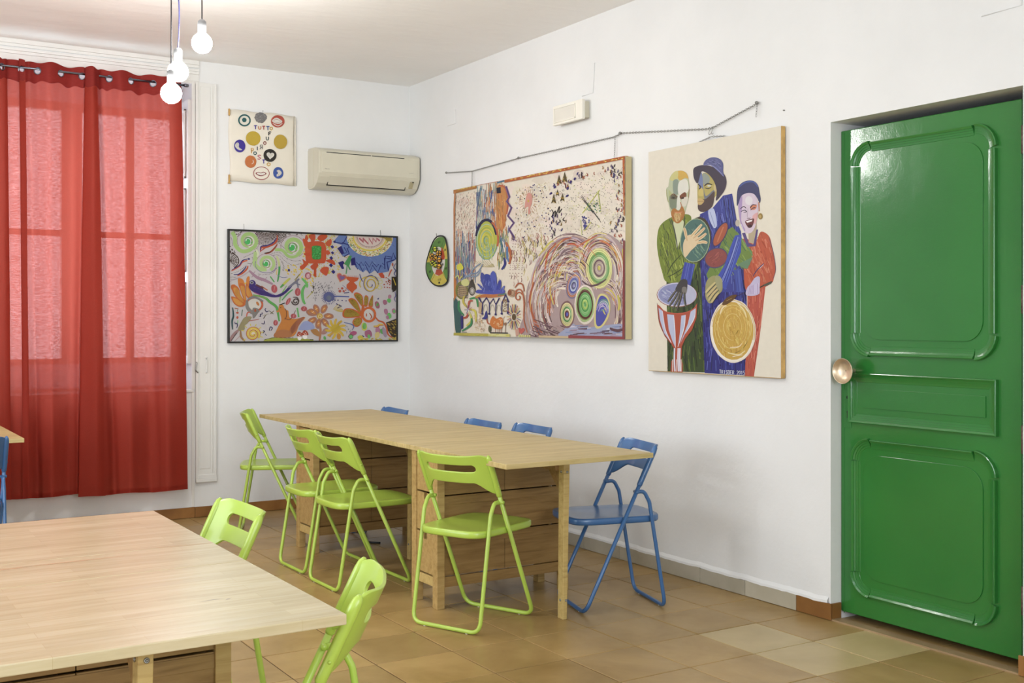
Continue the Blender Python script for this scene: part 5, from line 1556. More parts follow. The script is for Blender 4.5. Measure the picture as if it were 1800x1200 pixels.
arcs(640, 900, 115, 235, 60, 110, 110, 180, 320, sw + [(200, 84, 50), YL], 5, 9)
arcs(775, 830, 106, 178, 62, 96, 260, 170, 400, sw + [ORD, YL], 4, 8)
arcs(795, 1010, 88, 175, 46, 90, 150, 250, 440, sw + [YL], 4, 8)
arcs(660, 860, 60, 100, 30, 40, 90, 170, 340, sw + [(206, 196, 90), (120, 110, 160)], 4, 7)
a.S([(470, 880), (452, 960), (470, 1040), (510, 1110)], 10, (176, 90, 56)); a.S([(490, 760), (540, 700), (560, 690)], 7, (200, 190, 80)); a.S([(500, 800), (530, 740)], 8, (206, 196, 100)); a.S([(520, 840), (530, 760), (570, 700)], 8, (190, 84, 54))
a.S([(545, 990), (520, 900), (560, 800)], 8, (196, 96, 60)); a.S([(560, 980), (545, 900), (590, 830)], 6, (206, 190, 80)); a.S([(640, 740), (690, 700), (760, 660)], 7, (190, 100, 60))
a.scatter([(440, 1040), (640, 1080), (640, 1125), (450, 1125)], 60, lambda x, y: a.S([(x, y), (x + 30, y + 12)], 7, rd.choice([MV, DBR, (120, 90, 100), (100, 70, 76)]), 10))
# blue floor of the swirls
a.G([(640, 1060), (700, 1080), (880, 1060), (884, 1120), (600, 1122), (610, 1090)], (150, 158, 190), 0, True)
a.scatter([(610, 1070), (880, 1070), (880, 1115), (610, 1115)], 60, lambda x, y: a.S([(x, y), (x + 34, y - 3)], 6, rd.choice([(120, 140, 186), (190, 190, 206), (150, 130, 150), (96, 66, 76)]), 10))
a.S([(815, 1080), (850, 1090), (880, 1080)], 14, (96, 66, 76)); a.S([(664, 1108), (700, 1104)], 9, (96, 70, 80)); a.S([(672, 1086), (712, 1086)], 9, (110, 80, 96))
# discs
def disc(cx, cy, rx, ry, cols, rot=0):
    n = len(cols)
    for k, c in enumerate(cols):
        t = 1 - k / n
        a.B(cx, cy, rx * t, ry * t, c, rot, .02, 0, 26)
        a.ring(cx, cy, rx * t * .94, ry * t * .94, 3, tuple(min(255, q + 26) for q in c), rd.uniform(0, 300), rd.uniform(300, 420), rot, 12, True)
        a.ring(cx, cy, rx * t * .9, ry * t * .9, 2.5, tuple(max(0, q - 34) for q in c), rd.uniform(0, 200), rd.uniform(220, 360), rot, 12, True)
disc(768, 810, 60, 92, [(206, 200, 130), (190, 196, 120), (110, 160, 90), (140, 178, 120), (190, 190, 150), (120, 96, 100), (180, 166, 150), (160, 140, 140), (196, 190, 90)])
a.S([(690, 868), (720, 890), (760, 885), (800, 860)], 9, (96, 70, 80))
disc(652, 892, 34, 62, [(130, 120, 150), (200, 130, 90), (150, 140, 170), (84, 96, 180), (170, 180, 200), (90, 90, 130), (150, 150, 190)], 12)
disc(704, 976, 48, 90, [(210, 200, 186), (150, 176, 110), (96, 60, 50), (96, 164, 90), (130, 186, 116), (90, 160, 84), (160, 190, 90), (96, 160, 90)])
disc(622, 1022, 34, 62, [(130, 96, 100), (196, 186, 120), (190, 190, 140), (90, 150, 84), (200, 190, 150), (110, 60, 56), (80, 90, 190)])
a.G([(768, 930), (800, 932), (818, 970), (810, 1030), (780, 1075), (752, 1080), (744, 1040), (750, 980)], (206, 196, 120), 0, True)
a.G([(772, 938), (798, 942), (812, 974), (802, 1026), (778, 1066), (758, 1070), (752, 1038), (756, 984)], (76, 80, 170), 0, True)
for k in range(22): t = rd.random(); a.ring(782, 1010, 8 + 26 * t, 12 + 52 * t, 3.5, rd.choice([(60, 70, 180), (110, 110, 190), (90, 150, 130), (190, 180, 210)]), rd.uniform(180, 260), rd.uniform(270, 380), 10, 12, True)
a.S([(784, 1000), (790, 1010), (796, 1020)], 5, YL); a.S([(790, 990), (800, 1002)], 5, YL); a.S([(875, 720), (880, 760), (878, 790)], 9, (196, 186, 70)); a.S([(852, 930), (860, 970), (854, 1000)], 12, (190, 176, 80))
for k in range(420):
    cx_, cy_, rx_, ry_ = rd.choice([(640, 950, 185, 285), (640, 930, 120, 240), (775, 840, 104, 180), (600, 1000, 150, 220)])
    t_ = rd.uniform(.5, 1.0); s0_ = rd.uniform(175, 330) if cx_ < 700 else rd.uniform(180, 390)
    if cx_ < 700 and cx_ + rx_ * t_ * math.cos(math.radians(s0_)) > 700: continue
    if math.hypot((cx_ + rx_ * t_ * math.cos(math.radians(s0_)) - 768) / 64, (cy_ + ry_ * t_ * math.sin(math.radians(s0_)) - 810) / 96) < 1.25: continue
    if math.hypot((cx_ + rx_ * t_ * math.cos(math.radians(s0_)) - 680) / 90, (cy_ + ry_ * t_ * math.sin(math.radians(s0_)) - 970) / 130) < 1.1: continue
    a.ring(cx_, cy_, rx_ * t_, ry_ * t_, rd.uniform(1.5, 3), rd.choice([(226, 216, 206), (206, 190, 186), (96, 66, 72), (200, 96, 60), (214, 196, 100)]), s0_, s0_ + rd.uniform(8, 24), 0, 10, True)
# --- lower left motifs
a.frame(790, 430, 6.665)
a.G([(60, 660), (110, 680), (160, 850), (150, 1050), (100, 1050), (70, 800)], (58, 96, 96), 0, True); a.G([(60, 380), (90, 440), (100, 620), (70, 690)], (196, 120, 60))
a.B(160, 560, 76, 106, (120, 126, 60)); a.B(165, 575, 56, 76, (170, 150, 110)); 
for k in range(7): a.dots([(100, 500 + k * 22), (230, 515 + k * 22)], 14, 6, rd.choice([(96, 50, 60), (90, 60, 120), (60, 60, 60)]), 10)
a.B(130, 290, 40, 40, (210, 206, 60), 0, .3); a.S([(130, 320), (136, 370)], 14, (206, 206, 90)); a.S([(80, 420), (110, 390), (130, 430), (160, 390)], 12, (206, 206, 110), 0, False)
a.B(200, 470, 50, 44, (206, 206, 130)); a.G([(250, 470), (280, 430), (300, 470), (320, 560), (280, 620), (240, 570)], (70, 66, 60), 0, True); a.B(282, 565, 28, 40, (196, 190, 180)); a.ring(282, 565, 20, 28, 6, (70, 66, 60))
for P in ([(150, 440), (260, 370), (340, 350), (400, 250)], [(170, 350), (230, 400), (300, 300), (380, 240)], [(230, 400), (330, 390), (380, 320)], [(160, 440), (250, 380)]): a.S(P, 16, (150, 170, 190)); a.S(P, 5, (70, 90, 140))
# wheel
for P, c_ in (([(240, 770), (180, 700), (190, 620)], (196, 180, 70)), ([(240, 770), (250, 690), (290, 680)], (190, 90, 70)), ([(250, 660), (330, 650), (350, 750)], (70, 150, 90)), ([(240, 780), (320, 800), (330, 920)], (206, 196, 70)), ([(240, 790), (280, 900), (220, 970)], (200, 196, 80)), ([(280, 880), (270, 960), (170, 1030)], (60, 140, 90)), ([(130, 680), (130, 780), (190, 850)], (60, 140, 90)), ([(180, 880), (220, 870), (240, 820)], (186, 80, 60))): a.S(P, 24, c_)
for t in range(0, 360, 30): a.S([(240, 785), (240 + 46 * math.cos(math.radians(t)), 785 + 54 * math.sin(math.radians(t)))], 9, rd.choice([(70, 60, 150), (220, 216, 220), (190, 80, 90)]))
a.G([(150, 860), (180, 850), (185, 1000), (160, 1010)], (50, 46, 120))
# lotus
for P in ([(440, 560), (380, 440), (385, 350), (440, 400), (490, 540)], [(500, 580), (440, 450), (430, 370), (500, 390), (560, 540)], [(540, 560), (490, 400), (520, 330), (560, 380), (570, 540)], [(560, 560), (580, 470), (610, 430), (620, 480), (590, 570)],
          [(440, 590), (350, 500), (350, 480), (430, 540)], [(580, 590), (650, 500), (660, 520), (620, 590)], [(340, 590), (350, 550), (480, 560), (640, 540), (660, 580), (560, 600)]):
    a.G(P, (66, 78, 170), 14, True)
for k in range(26): x, y = rd.uniform(360, 640), rd.uniform(430, 590); a.S([(x, y), (x + 10, y - 50)], 7, rd.choice([(110, 124, 200), (50, 56, 140), (150, 160, 210)]))
a.S([(320, 640), (420, 620), (520, 620), (660, 600)], 40, (190, 110, 60)); a.S([(330, 630), (380, 610)], 34, (200, 160, 60)); a.S([(580, 610), (680, 590)], 26, (80, 120, 100))
a.S([(360, 640), (400, 710), (450, 640), (490, 710), (530, 650), (560, 720), (600, 640), (630, 700), (675, 600), (710, 690)], 20, (50, 44, 112), 0, False, False)
for x, y in ((405, 830), (485, 825), (560, 830), (630, 820), (703, 805)): a.S([(x, 700), (x, y)], 10, (50, 44, 112), 0, False); a.B(x, y, 13, 13, (50, 44, 112))
for k in range(46): a.B(rd.uniform(640, 690), rd.uniform(650, 800), 6, 6, (150, 120, 80), 0, 0, 26, 6)
for x in (440, 520, 595): a.ring(x, 790, 24, 70, 5, (150, 150, 140), 180, 360)
a.G([(365, 690), (400, 700), (390, 830), (360, 820)], (190, 160, 120))
a.scatter([(300, 850), (420, 830), (470, 1030), (330, 1040)], 90, lambda x, y: a.B(x, y, 5, 5, (206, 170, 130), 0, .2, 20, 6))
a.G([(425, 860), (450, 790), (468, 850), (455, 890), (400, 880)], (56, 60, 140), 0, True); a.S([(455, 880), (470, 930), (500, 945)], 16, (180, 90, 60))
# orange animal, twigs, ground line
a.G([(500, 900), (530, 850), (570, 880), (620, 860), (650, 900), (640, 980), (600, 1000), (540, 990), (500, 950)], (206, 116, 50), 0, True)
for k in range(16): a.B(rd.uniform(510, 640), rd.uniform(870, 980), 7, 6, (226, 196, 150), 0, 0, 0, 6)
for x in (560, 590, 610, 632): a.S([(x, 980), (x, 1035)], 8, (150, 80, 50))
a.S([(640, 890), (670, 850)], 8, (190, 130, 60)); a.S([(500, 1042), (705, 1042)], 14, (50, 44, 40), 0, False); a.B(495, 1000, 18, 40, (90, 90, 60)); a.S([(675, 1035), (678, 940)], 10, (120, 90, 70)); a.B(675, 940, 14, 20, (150, 110, 80), 0, .3); a.S([(170, 1042), (230, 1042)], 10, (60, 60, 60))
# sunflower
for k, t in enumerate(range(0, 360, 15)):
    c_ = [(206, 186, 80), (50, 44, 110), (186, 90, 70)][k % 3]
    a.S([(773 + 34 * math.cos(math.radians(t)), 855 + 50 * math.sin(math.radians(t))), (773 + 84 * math.cos(math.radians(t)), 855 + 150 * math.sin(math.radians(t)))], 12, c_)
a.B(773, 855, 22, 40, (96, 76, 46), 0, .05)
a.G([(695, 580), (720, 535), (780, 550), (785, 600), (750, 625), (705, 610)], (176, 140, 110), 0, True); a.B(722, 575, 24, 32, (150, 80, 50)); a.ring(755, 580, 22, 30, 6, (110, 90, 70))
# red-brown scrolls
a.S([(780, 520), (820, 470), (870, 480), (890, 560)], 16, (176, 90, 56)); a.S([(790, 640), (800, 550), (860, 550), (890, 680), (890, 880), (930, 1030)], 18, (176, 96, 64)); a.spiral(825, 625, 14, 62, 1.1, -60, 14, (180, 96, 60), .8); a.S([(910, 600), (920, 800), (960, 1000)], 12, (190, 150, 130))
a.heart(860, 1010, 44, (196, 90, 80)); a.G([(790, 1000), (830, 990), (840, 1050), (800, 1080)], (196, 150, 130))
# borders
a.G([(75, 1052), (480, 1052), (480, 1095), (75, 1095)], (176, 166, 60)); a.G([(480, 1052), (730, 1052), (730, 1095), (480, 1095)], (206, 202, 130)); a.scatter([(80, 1058), (720, 1058), (720, 1090), (80, 1090)], 30, lambda x, y: a.S([(x, y), (x + 40, y)], 10, (196, 186, 80), 20))
for k in range(6): a.B(840 + k * 24, 1072, 10, 16, (206, 200, 120))
a.frame(950, 430, 6.665)
a.G([(340, 1050), (985, 1050), (985, 1100), (340, 1100)], (146, 66, 70)); a.G([(0, 1060), (340, 1060), (340, 1100), (0, 1100)], (196, 170, 130))
a.G([(978, -60), (1010, -60), (1010, 1100), (962, 1100)], (140, 62, 62))
a.frame(950, 260, 6.665)
a.G([(978, 110), (1025, 90), (1025, 780), (985, 780)], (186, 92, 50)); a.scatter([(990, 120), (1018, 100), (1018, 760), (990, 760)], 22, lambda x, y: a.S([(x, y), (x - 4, y + 34)], 10, (206, 170, 60)))
a.frame(*F2)
a.G([(330, 404), (900, 282), (900, 300), (330, 424)], (180, 88, 40)); a.G([(90, 458), (200, 434), (200, 452), (90, 480)], (170, 110, 50))
for k in range(70): t = rd.random(); a.B(330 + 560 * t, 414 - 120 * t + rd.uniform(-4, 4), 5, 2.6, rd.choice([(206, 176, 70), (196, 150, 60), (150, 80, 40), (216, 196, 90)]), -12, .3, 10, 7)
for k in range(14): t = rd.random(); a.B(96 + 96 * t, 464 - 22 * t, 4, 2.6, (206, 176, 70), -12, .3, 10, 7)
a.S([(200, 436), (300, 416)], 12, (184, 104, 60)); a.S([(296, 424), (330, 414)], 12, (60, 110, 140)); a.S([(100, 470), (98, 640), (106, 860)], 9, (190, 120, 70))
art = a.build('painted_surface', p2); art.rotation_euler = (PI / 2, 0, 0); art.location = (0, XF - .0002, 0)
box('edge_tape', M['paint'] if False else simple('rusty_red_edge', (176, 84, 44), 0.6), 0, W2, XF + .001, XF + .02, H2 - .001, H2 + .0012, p2)

# ================================================================== PAINTING 3: three drummers
XG = -.030
qd = [(1139.6, 267.3), (1372.2, 221.2), (1373.2, 664.4), (1140.4, 650.4)]
c0 = [at_x(px, py, XG) for px, py in qd]
yl3 = (c0[0].y + c0[3].y) / 2; yr3 = (c0[1].y + c0[2].y) / 2
zb3 = (c0[2].z + c0[3].z) / 2; zt3 = (c0[0].z + c0[1].z) / 2
W3, H3 = yl3 - yr3, zt3 - zb3
p3 = thing('painting', 'tall cream canvas of three painted drummers, between the swirl painting and the green door', 'painting', (0, yl3, zb3), -PI / 2, 'unframed and framed paintings')
box('stretched_canvas', M['canvas'], 0, W3 - .001, XG, -.010, 0, H3, p3, .002)
box('side_strip', M['pole_wood'], W3 - .001, W3 + .003, XG + .001, -.004, 0, H3, p3, .001)
box('side_strip', M['pole_wood'], 0, W3, XG + .001, -.004, -.003, 0, p3, .001)
a = Art(qd, W3, H3); rd = a.R
a.frame(1120, 160, 2.264)
a.G([(30, 230), (590, 120), (590, 1160), (30, 1130)], (222, 214, 196))
NV, OL = (58, 62, 140), (110, 126, 50)
def hatch(poly, n, w, L, cols, ang, j=12):
    def f(x, y):
        t = math.radians(ang + rd.uniform(-12, 12)); l = L * rd.uniform(.5, 1.2)
        p_ = (x + l * math.cos(t), y + l * math.sin(t))
        if a.inside(poly, p_): a.S([(x, y), p_], w * rd.uniform(.6, 1.2), rd.choice(cols), j, True, False)
    a.scatter(poly, n, f)
# dark robes behind, lower half
Pg = [(116, 700), (250, 620), (290, 700), (290, 1120), (122, 1116)]
a.G(Pg, (58, 76, 44), 0); hatch(Pg, 260, 6, 60, [(44, 56, 40), (76, 96, 46), (96, 116, 50), (34, 46, 38)], 88)
Pb = [(246, 600), (420, 600), (436, 760), (440, 1132), (270, 1122), (258, 800)]
a.G(Pb, (48, 50, 130), 0); hatch(Pb, 260, 6, 60, [(40, 40, 110), (66, 74, 160), (34, 34, 80), (84, 92, 180)], 88)
# red trousers
Pr = [(440, 780), (512, 770), (498, 900), (488, 980), (466, 1136), (430, 1134), (438, 960)]
a.G(Pr, (186, 80, 62)); hatch(Pr, 90, 5, 50, [(200, 96, 76), (170, 66, 56), (210, 120, 96)], 92)
# red jumper
Pj = [(420, 590), (470, 600), (492, 560), (524, 576), (538, 620), (552, 700), (546, 740), (528, 770), (440, 800), (424, 700)]
a.G(Pj, (190, 82, 54), 0, True); hatch(Pj, 150, 6, 40, [(200, 96, 66), (172, 70, 48), (206, 120, 90)], 70); a.S([(524, 580), (542, 640), (552, 710), (540, 750)], 2.4, (60, 64, 100))
a.S([(505, 686), (480, 710), (462, 736)], 4, (70, 60, 110)); a.S([(504, 690), (488, 706)], 3, (210, 196, 206))
# green coat
Pc = [(130, 505), (180, 490), (215, 500), (210, 560), (240, 640), (236, 700), (190, 760), (120, 760), (100, 720), (82, 640), (80, 580), (92, 535)]
a.G(Pc, (112, 130, 46), 0, True); hatch(Pc, 220, 5, 34, [(126, 146, 52), (92, 108, 42), (150, 166, 66), (74, 86, 50)], 75)
a.G([(146, 516), (184, 516), (180, 560), (160, 624), (152, 580)], (196, 202, 160), 0, True)
a.S([(136, 510), (150, 560), (162, 630)], 5, (70, 76, 70)); a.S([(190, 500), (184, 560), (168, 630)], 5, (70, 76, 60))
a.S([(176, 650), (140, 690), (120, 730)], 4, (60, 74, 40)); a.S([(200, 690), (160, 720), (122, 740)], 4, (56, 70, 40)); a.S([(196, 710), (150, 744)], 3, (54, 66, 44))
# middle figure: suit
Ps = [(250, 490), (300, 466), (342, 416), (378, 408), (398, 520), (414, 560), (416, 640), (410, 740), (430, 800), (300, 800), (260, 700), (250, 600)]
a.G(Ps, (58, 66, 150), 0); hatch(Ps, 260, 5, 44, [(50, 54, 130), (76, 92, 180), (44, 46, 110), (96, 112, 190)], 82)
a.G([(284, 474), (306, 470), (318, 530), (306, 545), (288, 510)], (176, 186, 220), 0, True); a.S([(290, 480), (310, 540)], 3, (110, 120, 180)); a.S([(262, 500), (300, 560), (300, 600)], 4, (80, 96, 180))
for x in (346, 360, 372): a.S([(x, 420), (x + 12, 520), (x + 24, 580)], 3, (34, 38, 90))
# green cloth behind the small drums
a.G([(330, 620), (350, 560), (380, 540), (460, 640), (450, 690), (430, 708), (398, 690), (370, 700), (340, 790), (300, 790), (276, 730)], (104, 132, 58), 0)
hatch([(280, 730), (350, 560), (380, 540), (460, 640), (430, 706), (340, 790)], 90, 6, 34, [(124, 152, 66), (84, 112, 56), (70, 110, 76)], 60)
a.G([(398, 690), (462, 660), (440, 708)], (96, 132, 100)); a.S([(398, 560), (440, 620), (462, 656)], 4, (96, 140, 96))
a.B(332, 570, 20, 52, (168, 84, 56), 28, .02); a.ring(332, 570, 20, 52, 4, (60, 56, 100), 0, 360, 28); a.S([(320, 600), (344, 540)], 8, (190, 110, 76))
a.B(315, 664, 46, 38, (140, 70, 66), -22, .02, 0, 22); a.ring(315, 664, 46, 38, 4, (70, 70, 110), 0, 360, -22); hatch([(282, 664), (330, 636), (350, 650), (300, 700)], 30, 4, 22, [(160, 86, 76), (116, 56, 60)], -40)
# blue sleeves
a.G([(416, 570), (414, 640), (380, 720), (352, 792), (330, 770), (318, 742), (350, 690), (372, 620), (390, 575)], (62, 80, 180), 0)
for k in range(7): a.S([(398 + k * 3, 580), (370 + k * 3, 670), (330 + k * 5, 760)], 3, rd.choice([(90, 112, 200), (46, 54, 140), (130, 146, 210)]))
a.G([(386, 712), (414, 708), (424, 800), (396, 800)], (66, 84, 170)); 
for k in range(4): a.S([(390 + k * 7, 714), (398 + k * 7, 796)], 2.6, rd.choice([(100, 120, 200), (46, 54, 140)]))
a.G([(190, 680), (232, 690), (222, 730), (212, 780), (174, 750)], (62, 76, 170)); 
for k in range(5): a.S([(194 + k * 8, 684), (180 + k * 9, 750)], 2.6, rd.choice([(100, 120, 200), (46, 54, 140)]))
# green hand drum + hand
a.B(240, 592, 54, 92, (66, 60, 46), 8, .01, 0, 30); a.B(231, 594, 58, 86, (72, 110, 104), 6, .01, 0, 30); hatch([(184, 560), (240, 520), (280, 580), (270, 660), (210, 670)], 90, 6, 24, [(90, 130, 120), (54, 86, 86), (110, 146, 116), (60, 100, 80)], 60)
a.ring(231, 594, 58, 86, 3, (150, 170, 130), 0, 360, 6)
HS = (214, 190, 150)
a.G([(184, 636), (186, 600), (204, 574), (226, 572), (246, 586), (238, 612), (214, 636), (192, 662)], HS, 0, True)
for P in ([(200, 596), (192, 560), (188, 544)], [(214, 580), (236, 556), (258, 530)], [(224, 586), (248, 566), (270, 544)], [(232, 596), (256, 582), (276, 566)], [(238, 606), (262, 600), (280, 604)]): a.S(P, 12, HS, 6); a.S(P, 3, (196, 146, 90))
# head 1 (bald man with red beard)
a.frame(1140, 270, 7.5)
a.G([(240, 560), (236, 460), (262, 430), (280, 320), (340, 240), (420, 225), (490, 260), (524, 320), (540, 460), (532, 580), (500, 700), (470, 820), (420, 900), (370, 920), (320, 860), (290, 770), (262, 650)], (176, 184, 150), 0, True)
a.G([(380, 240), (440, 225), (500, 260), (526, 330), (480, 320), (430, 350), (390, 330)], (206, 164, 70), 0, True); a.G([(280, 330), (340, 240), (390, 240), (380, 330), (320, 360)], (196, 190, 120), 0, True)
a.G([(326, 360), (392, 350), (398, 480), (380, 540), (330, 520)], (130, 146, 132), 0, True); a.G([(400, 380), (500, 340), (530, 460), (500, 520), (400, 540)], (214, 212, 200), 0, True)
a.G([(264, 470), (310, 520), (330, 640), (310, 760), (270, 640)], (170, 176, 120)); a.G([(280, 560), (380, 560), (372, 700), (330, 740), (285, 700)], (120, 132, 108), 0, True)
a.G([(384, 560), (412, 560), (424, 700), (400, 740), (372, 720)], (210, 210, 196), 0, True); a.G([(412, 560), (470, 510), (500, 530), (490, 600), (430, 600)], (120, 70, 46), 0, True); a.G([(440, 600), (520, 570), (500, 680), (450, 690)], (206, 200, 184), 0, True)
a.G([(290, 580), (330, 540), (380, 570), (360, 600), (310, 600)], (96, 90, 70), 0, True); a.B(330, 582, 18, 10, (50, 50, 44)); a.B(450, 585, 20, 12, (60, 46, 36)); a.S([(290, 560), (330, 532), (385, 570)], 12, (110, 70, 46))
a.G([(300, 770), (340, 720), (400, 752), (440, 690), (478, 760), (470, 830), (420, 905), (370, 915), (320, 870)], (170, 110, 50), 0, True); a.G([(340, 790), (400, 780), (430, 790), (410, 880), (360, 890)], (196, 170, 110), 0, True)
hatch([(300, 770), (478, 760), (420, 905), (350, 900)], 46, 7, 40, [(190, 120, 50), (140, 80, 40), (206, 150, 70)], 80); a.S([(340, 770), (400, 778), (450, 766)], 14, (206, 130, 90)); a.S([(240, 470), (244, 560), (262, 640)], 12, (150, 150, 90)); a.S([(536, 470), (528, 580)], 12, (150, 110, 50)); a.S([(420, 640), (450, 720)], 16, (186, 96, 60))
# head 2 (hat)
a.G([(650, 390), (690, 300), (740, 250), (830, 300), (900, 400), (910, 520), (860, 600), (840, 700), (760, 750), (690, 755), (655, 720), (650, 640), (645, 520)], (176, 160, 84), 0, True)
a.G([(650, 300), (700, 250), (720, 380), (720, 480), (690, 520), (660, 400)], (110, 124, 170), 0, True); a.G([(720, 260), (800, 300), (800, 380), (730, 400)], (140, 150, 140), 0, True); a.G([(730, 470), (760, 560), (860, 480), (870, 560), (800, 620), (740, 600)], (110, 116, 130), 0, True)
a.G([(655, 660), (700, 600), (750, 600), (800, 560), (870, 500), (860, 640), (830, 710), (760, 760), (690, 765), (655, 730)], (82, 66, 66), 0, True); a.G([(648, 600), (690, 590), (735, 620), (700, 670), (655, 670)], (196, 164, 100), 0, True); a.S([(650, 630), (730, 628)], 8, (120, 70, 60))
a.G([(660, 500), (690, 440), (720, 480), (725, 550), (690, 560), (660, 550)], (196, 176, 96), 0, True); a.S([(650, 400), (690, 440), (665, 470)], 16, (60, 50, 60)); a.S([(735, 430), (780, 395), (840, 410)], 16, (44, 38, 46)); a.S([(740, 450), (790, 462), (830, 440)], 11, (50, 44, 50)); a.B(800, 425, 26, 12, (196, 196, 186)); a.B(885, 450, 26, 50, (196, 176, 120))
a.G([(590, 260), (600, 190), (680, 155), (780, 155), (880, 190), (990, 260), (1030, 360), (1010, 470), (950, 560), (890, 620), (900, 500), (870, 380), (800, 280), (720, 235), (690, 260), (650, 390), (605, 340)], (66, 58, 74), 0, True)
a.G([(725, 150), (750, 90), (830, 50), (920, 60), (980, 120), (985, 230), (990, 300), (880, 200), (800, 150)], (88, 92, 144), 0, True); hatch([(740, 140), (830, 60), (920, 70), (980, 200), (960, 240), (850, 160)], 50, 9, 40, [(110, 116, 170), (66, 70, 120), (130, 136, 180)], 20); a.S([(725, 152), (830, 155), (930, 230), (990, 300)], 10, (130, 136, 190))
# head 3 (woman in red)
a.frame(1250, 270, 7.5)
a.G([(490, 1000), (600, 900), (600, 1050), (570, 1190), (500, 1170)], (176, 160, 130)); a.G([(410, 1050), (450, 1040), (500, 1180), (560, 1200), (600, 1000), (620, 1000), (590, 1220), (480, 1230)], (86, 70, 130))
a.G([(370, 620), (420, 540), (500, 515), (580, 540), (615, 620), (620, 760), (600, 900), (560, 1010), (510, 1050), (450, 1040), (400, 940), (370, 820), (360, 700)], (206, 188, 206), 0, True)
a.G([(370, 620), (410, 560), (410, 700), (400, 880), (450, 1000), (430, 1020), (385, 900), (360, 720)], (166, 140, 190), 0, True); a.G([(550, 820), (620, 780), (590, 920), (560, 900)], (216, 160, 160), 0, True); a.B(500, 620, 50, 60, (214, 208, 214)); a.G([(520, 690), (600, 670), (590, 730), (530, 740)], (206, 120, 86), 0, True)
a.G([(340, 680), (345, 500), (380, 410), (460, 360), (560, 360), (620, 420), (640, 520), (655, 600), (640, 650), (612, 590), (560, 530), (480, 520), (400, 560), (362, 660)], (58, 60, 104), 0, True); a.S([(370, 440), (450, 380), (560, 372), (620, 440)], 22, (70, 90, 160))
a.S([(385, 730), (430, 698), (465, 720)], 11, (50, 36, 50)); a.S([(515, 720), (550, 675), (595, 680)], 12, (44, 34, 50)); a.S([(395, 765), (440, 745), (470, 765), (430, 775)], 12, (70, 60, 80)); a.S([(520, 745), (560, 715), (590, 712)], 12, (70, 60, 80))
a.S([(490, 720), (480, 830), (520, 850)], 6, (150, 130, 150)); a.S([(475, 850), (500, 860), (525, 845)], 8, (110, 70, 90)); a.G([(450, 895), (500, 870), (560, 855), (570, 880), (550, 950), (510, 980), (480, 960)], (110, 56, 56), 0, True); a.G([(458, 892), (548, 870), (540, 892), (480, 912)], (236, 232, 232)); a.B(515, 955, 30, 22, (70, 36, 40))
a.B(652, 826, 30, 42, (150, 120, 50)); a.B(650, 830, 14, 24, (186, 156, 90)); a.B(350, 915, 28, 46, (186, 176, 160)); a.S([(630, 640), (636, 760)], 20, (196, 110, 90)); a.S([(400, 930), (440, 1040)], 10, (226, 226, 236))
# drums and hands
a.frame(1140, 420, 10)
a.G([(1000, 960), (1020, 760), (1090, 670), (1180, 650), (1200, 800), (1290, 700), (1300, 900), (1200, 1000), (1100, 1130), (1030, 1080)], (150, 146, 96), 0, True)
for P in ([(1180, 760), (1080, 860), (1010, 940)], [(1200, 820), (1110, 920), (1030, 1010)], [(1220, 880), (1140, 960), (1060, 1080)], [(1240, 940), (1180, 1010), (1110, 1120)]): a.S(P, 38, (196, 176, 120), 8); a.S([(x + 24, y + 14) for x, y in P], 14, (50, 50, 60))
a.G([(1180, 650), (1260, 660), (1300, 760), (1260, 900), (1200, 820)], (150, 150, 110), 0, True)
a.B(505, 980, 356, 216, (160, 100, 80), 0, 0, 0, 30); a.B(505, 975, 344, 208, (134, 140, 186), 0, 0, 0, 30); a.ring(505, 975, 336, 200, 20, (190, 190, 214), 0, 360)
hatch([(200, 900), (500, 800), (800, 900), (800, 1060), (500, 1150), (220, 1060)], 90, 22, 90, [(150, 156, 196), (110, 114, 166), (176, 180, 206)], 30); a.G([(690, 830), (810, 900), (840, 1040), (700, 1150), (640, 1000)], (176, 180, 206), 6, True)
HD = (66, 64, 66)
a.G([(590, 710), (680, 720), (690, 830), (670, 950), (620, 960), (480, 910), (520, 790)], HD, 0, True); a.G([(600, 850), (670, 850), (670, 950), (600, 960)], (120, 116, 110), 0, True)
for P in ([(500, 890), (420, 1000), (345, 1105)], [(530, 920), (470, 1040), (365, 1190)], [(560, 930), (520, 1060), (430, 1230)], [(600, 930), (560, 1080), (500, 1260)], [(640, 940), (640, 1060), (665, 1190)]): a.S(P, 42, HD, 8, True); a.S([(x - 8, y) for x, y in P], 6, (150, 146, 110))
a.frame(1140, 530, 8.575)
a.G([(135, 40), (170, 60), (240, 140), (420, 190), (600, 160), (700, 90), (738, 20), (730, 240), (660, 430), (560, 560), (508, 680), (510, 760), (500, 870), (524, 940), (520, 1062), (340, 1058), (350, 900), (392, 850), (396, 720), (350, 640), (250, 520), (170, 320)], (176, 76, 54), 0, False)
for P in ([(155, 80), (215, 140), (260, 420), (350, 620), (240, 470), (180, 280)], [(285, 190), (385, 200), (405, 440), (412, 690), (370, 600), (310, 420)], [(500, 210), (562, 200), (540, 400), (450, 680), (480, 460)], [(640, 150), (712, 100), (690, 260), (560, 480), (480, 640), (600, 330)]):
    a.G(P, (176, 184, 214)); cx_ = sum(p[0] for p in P) / len(P); a.S([P[1], P[2], P[3]], 12, (214, 216, 226))
for x in (400, 455, 480): a.S([(x, 700), (x - 4, 860), (x + 6, 1050)], 22, (206, 206, 220), 6, False)
for x in (370, 430, 500): a.S([(x, 870), (x, 1052)], 14, (216, 190, 180), 6, False)
a.S([(135, 20), (165, 300), (260, 520), (360, 650)], 8, (110, 50, 40)); a.ring(435, 20, 300, 160, 14, (190, 84, 66), 10, 170)
a.frame(1250, 530, 8.57)
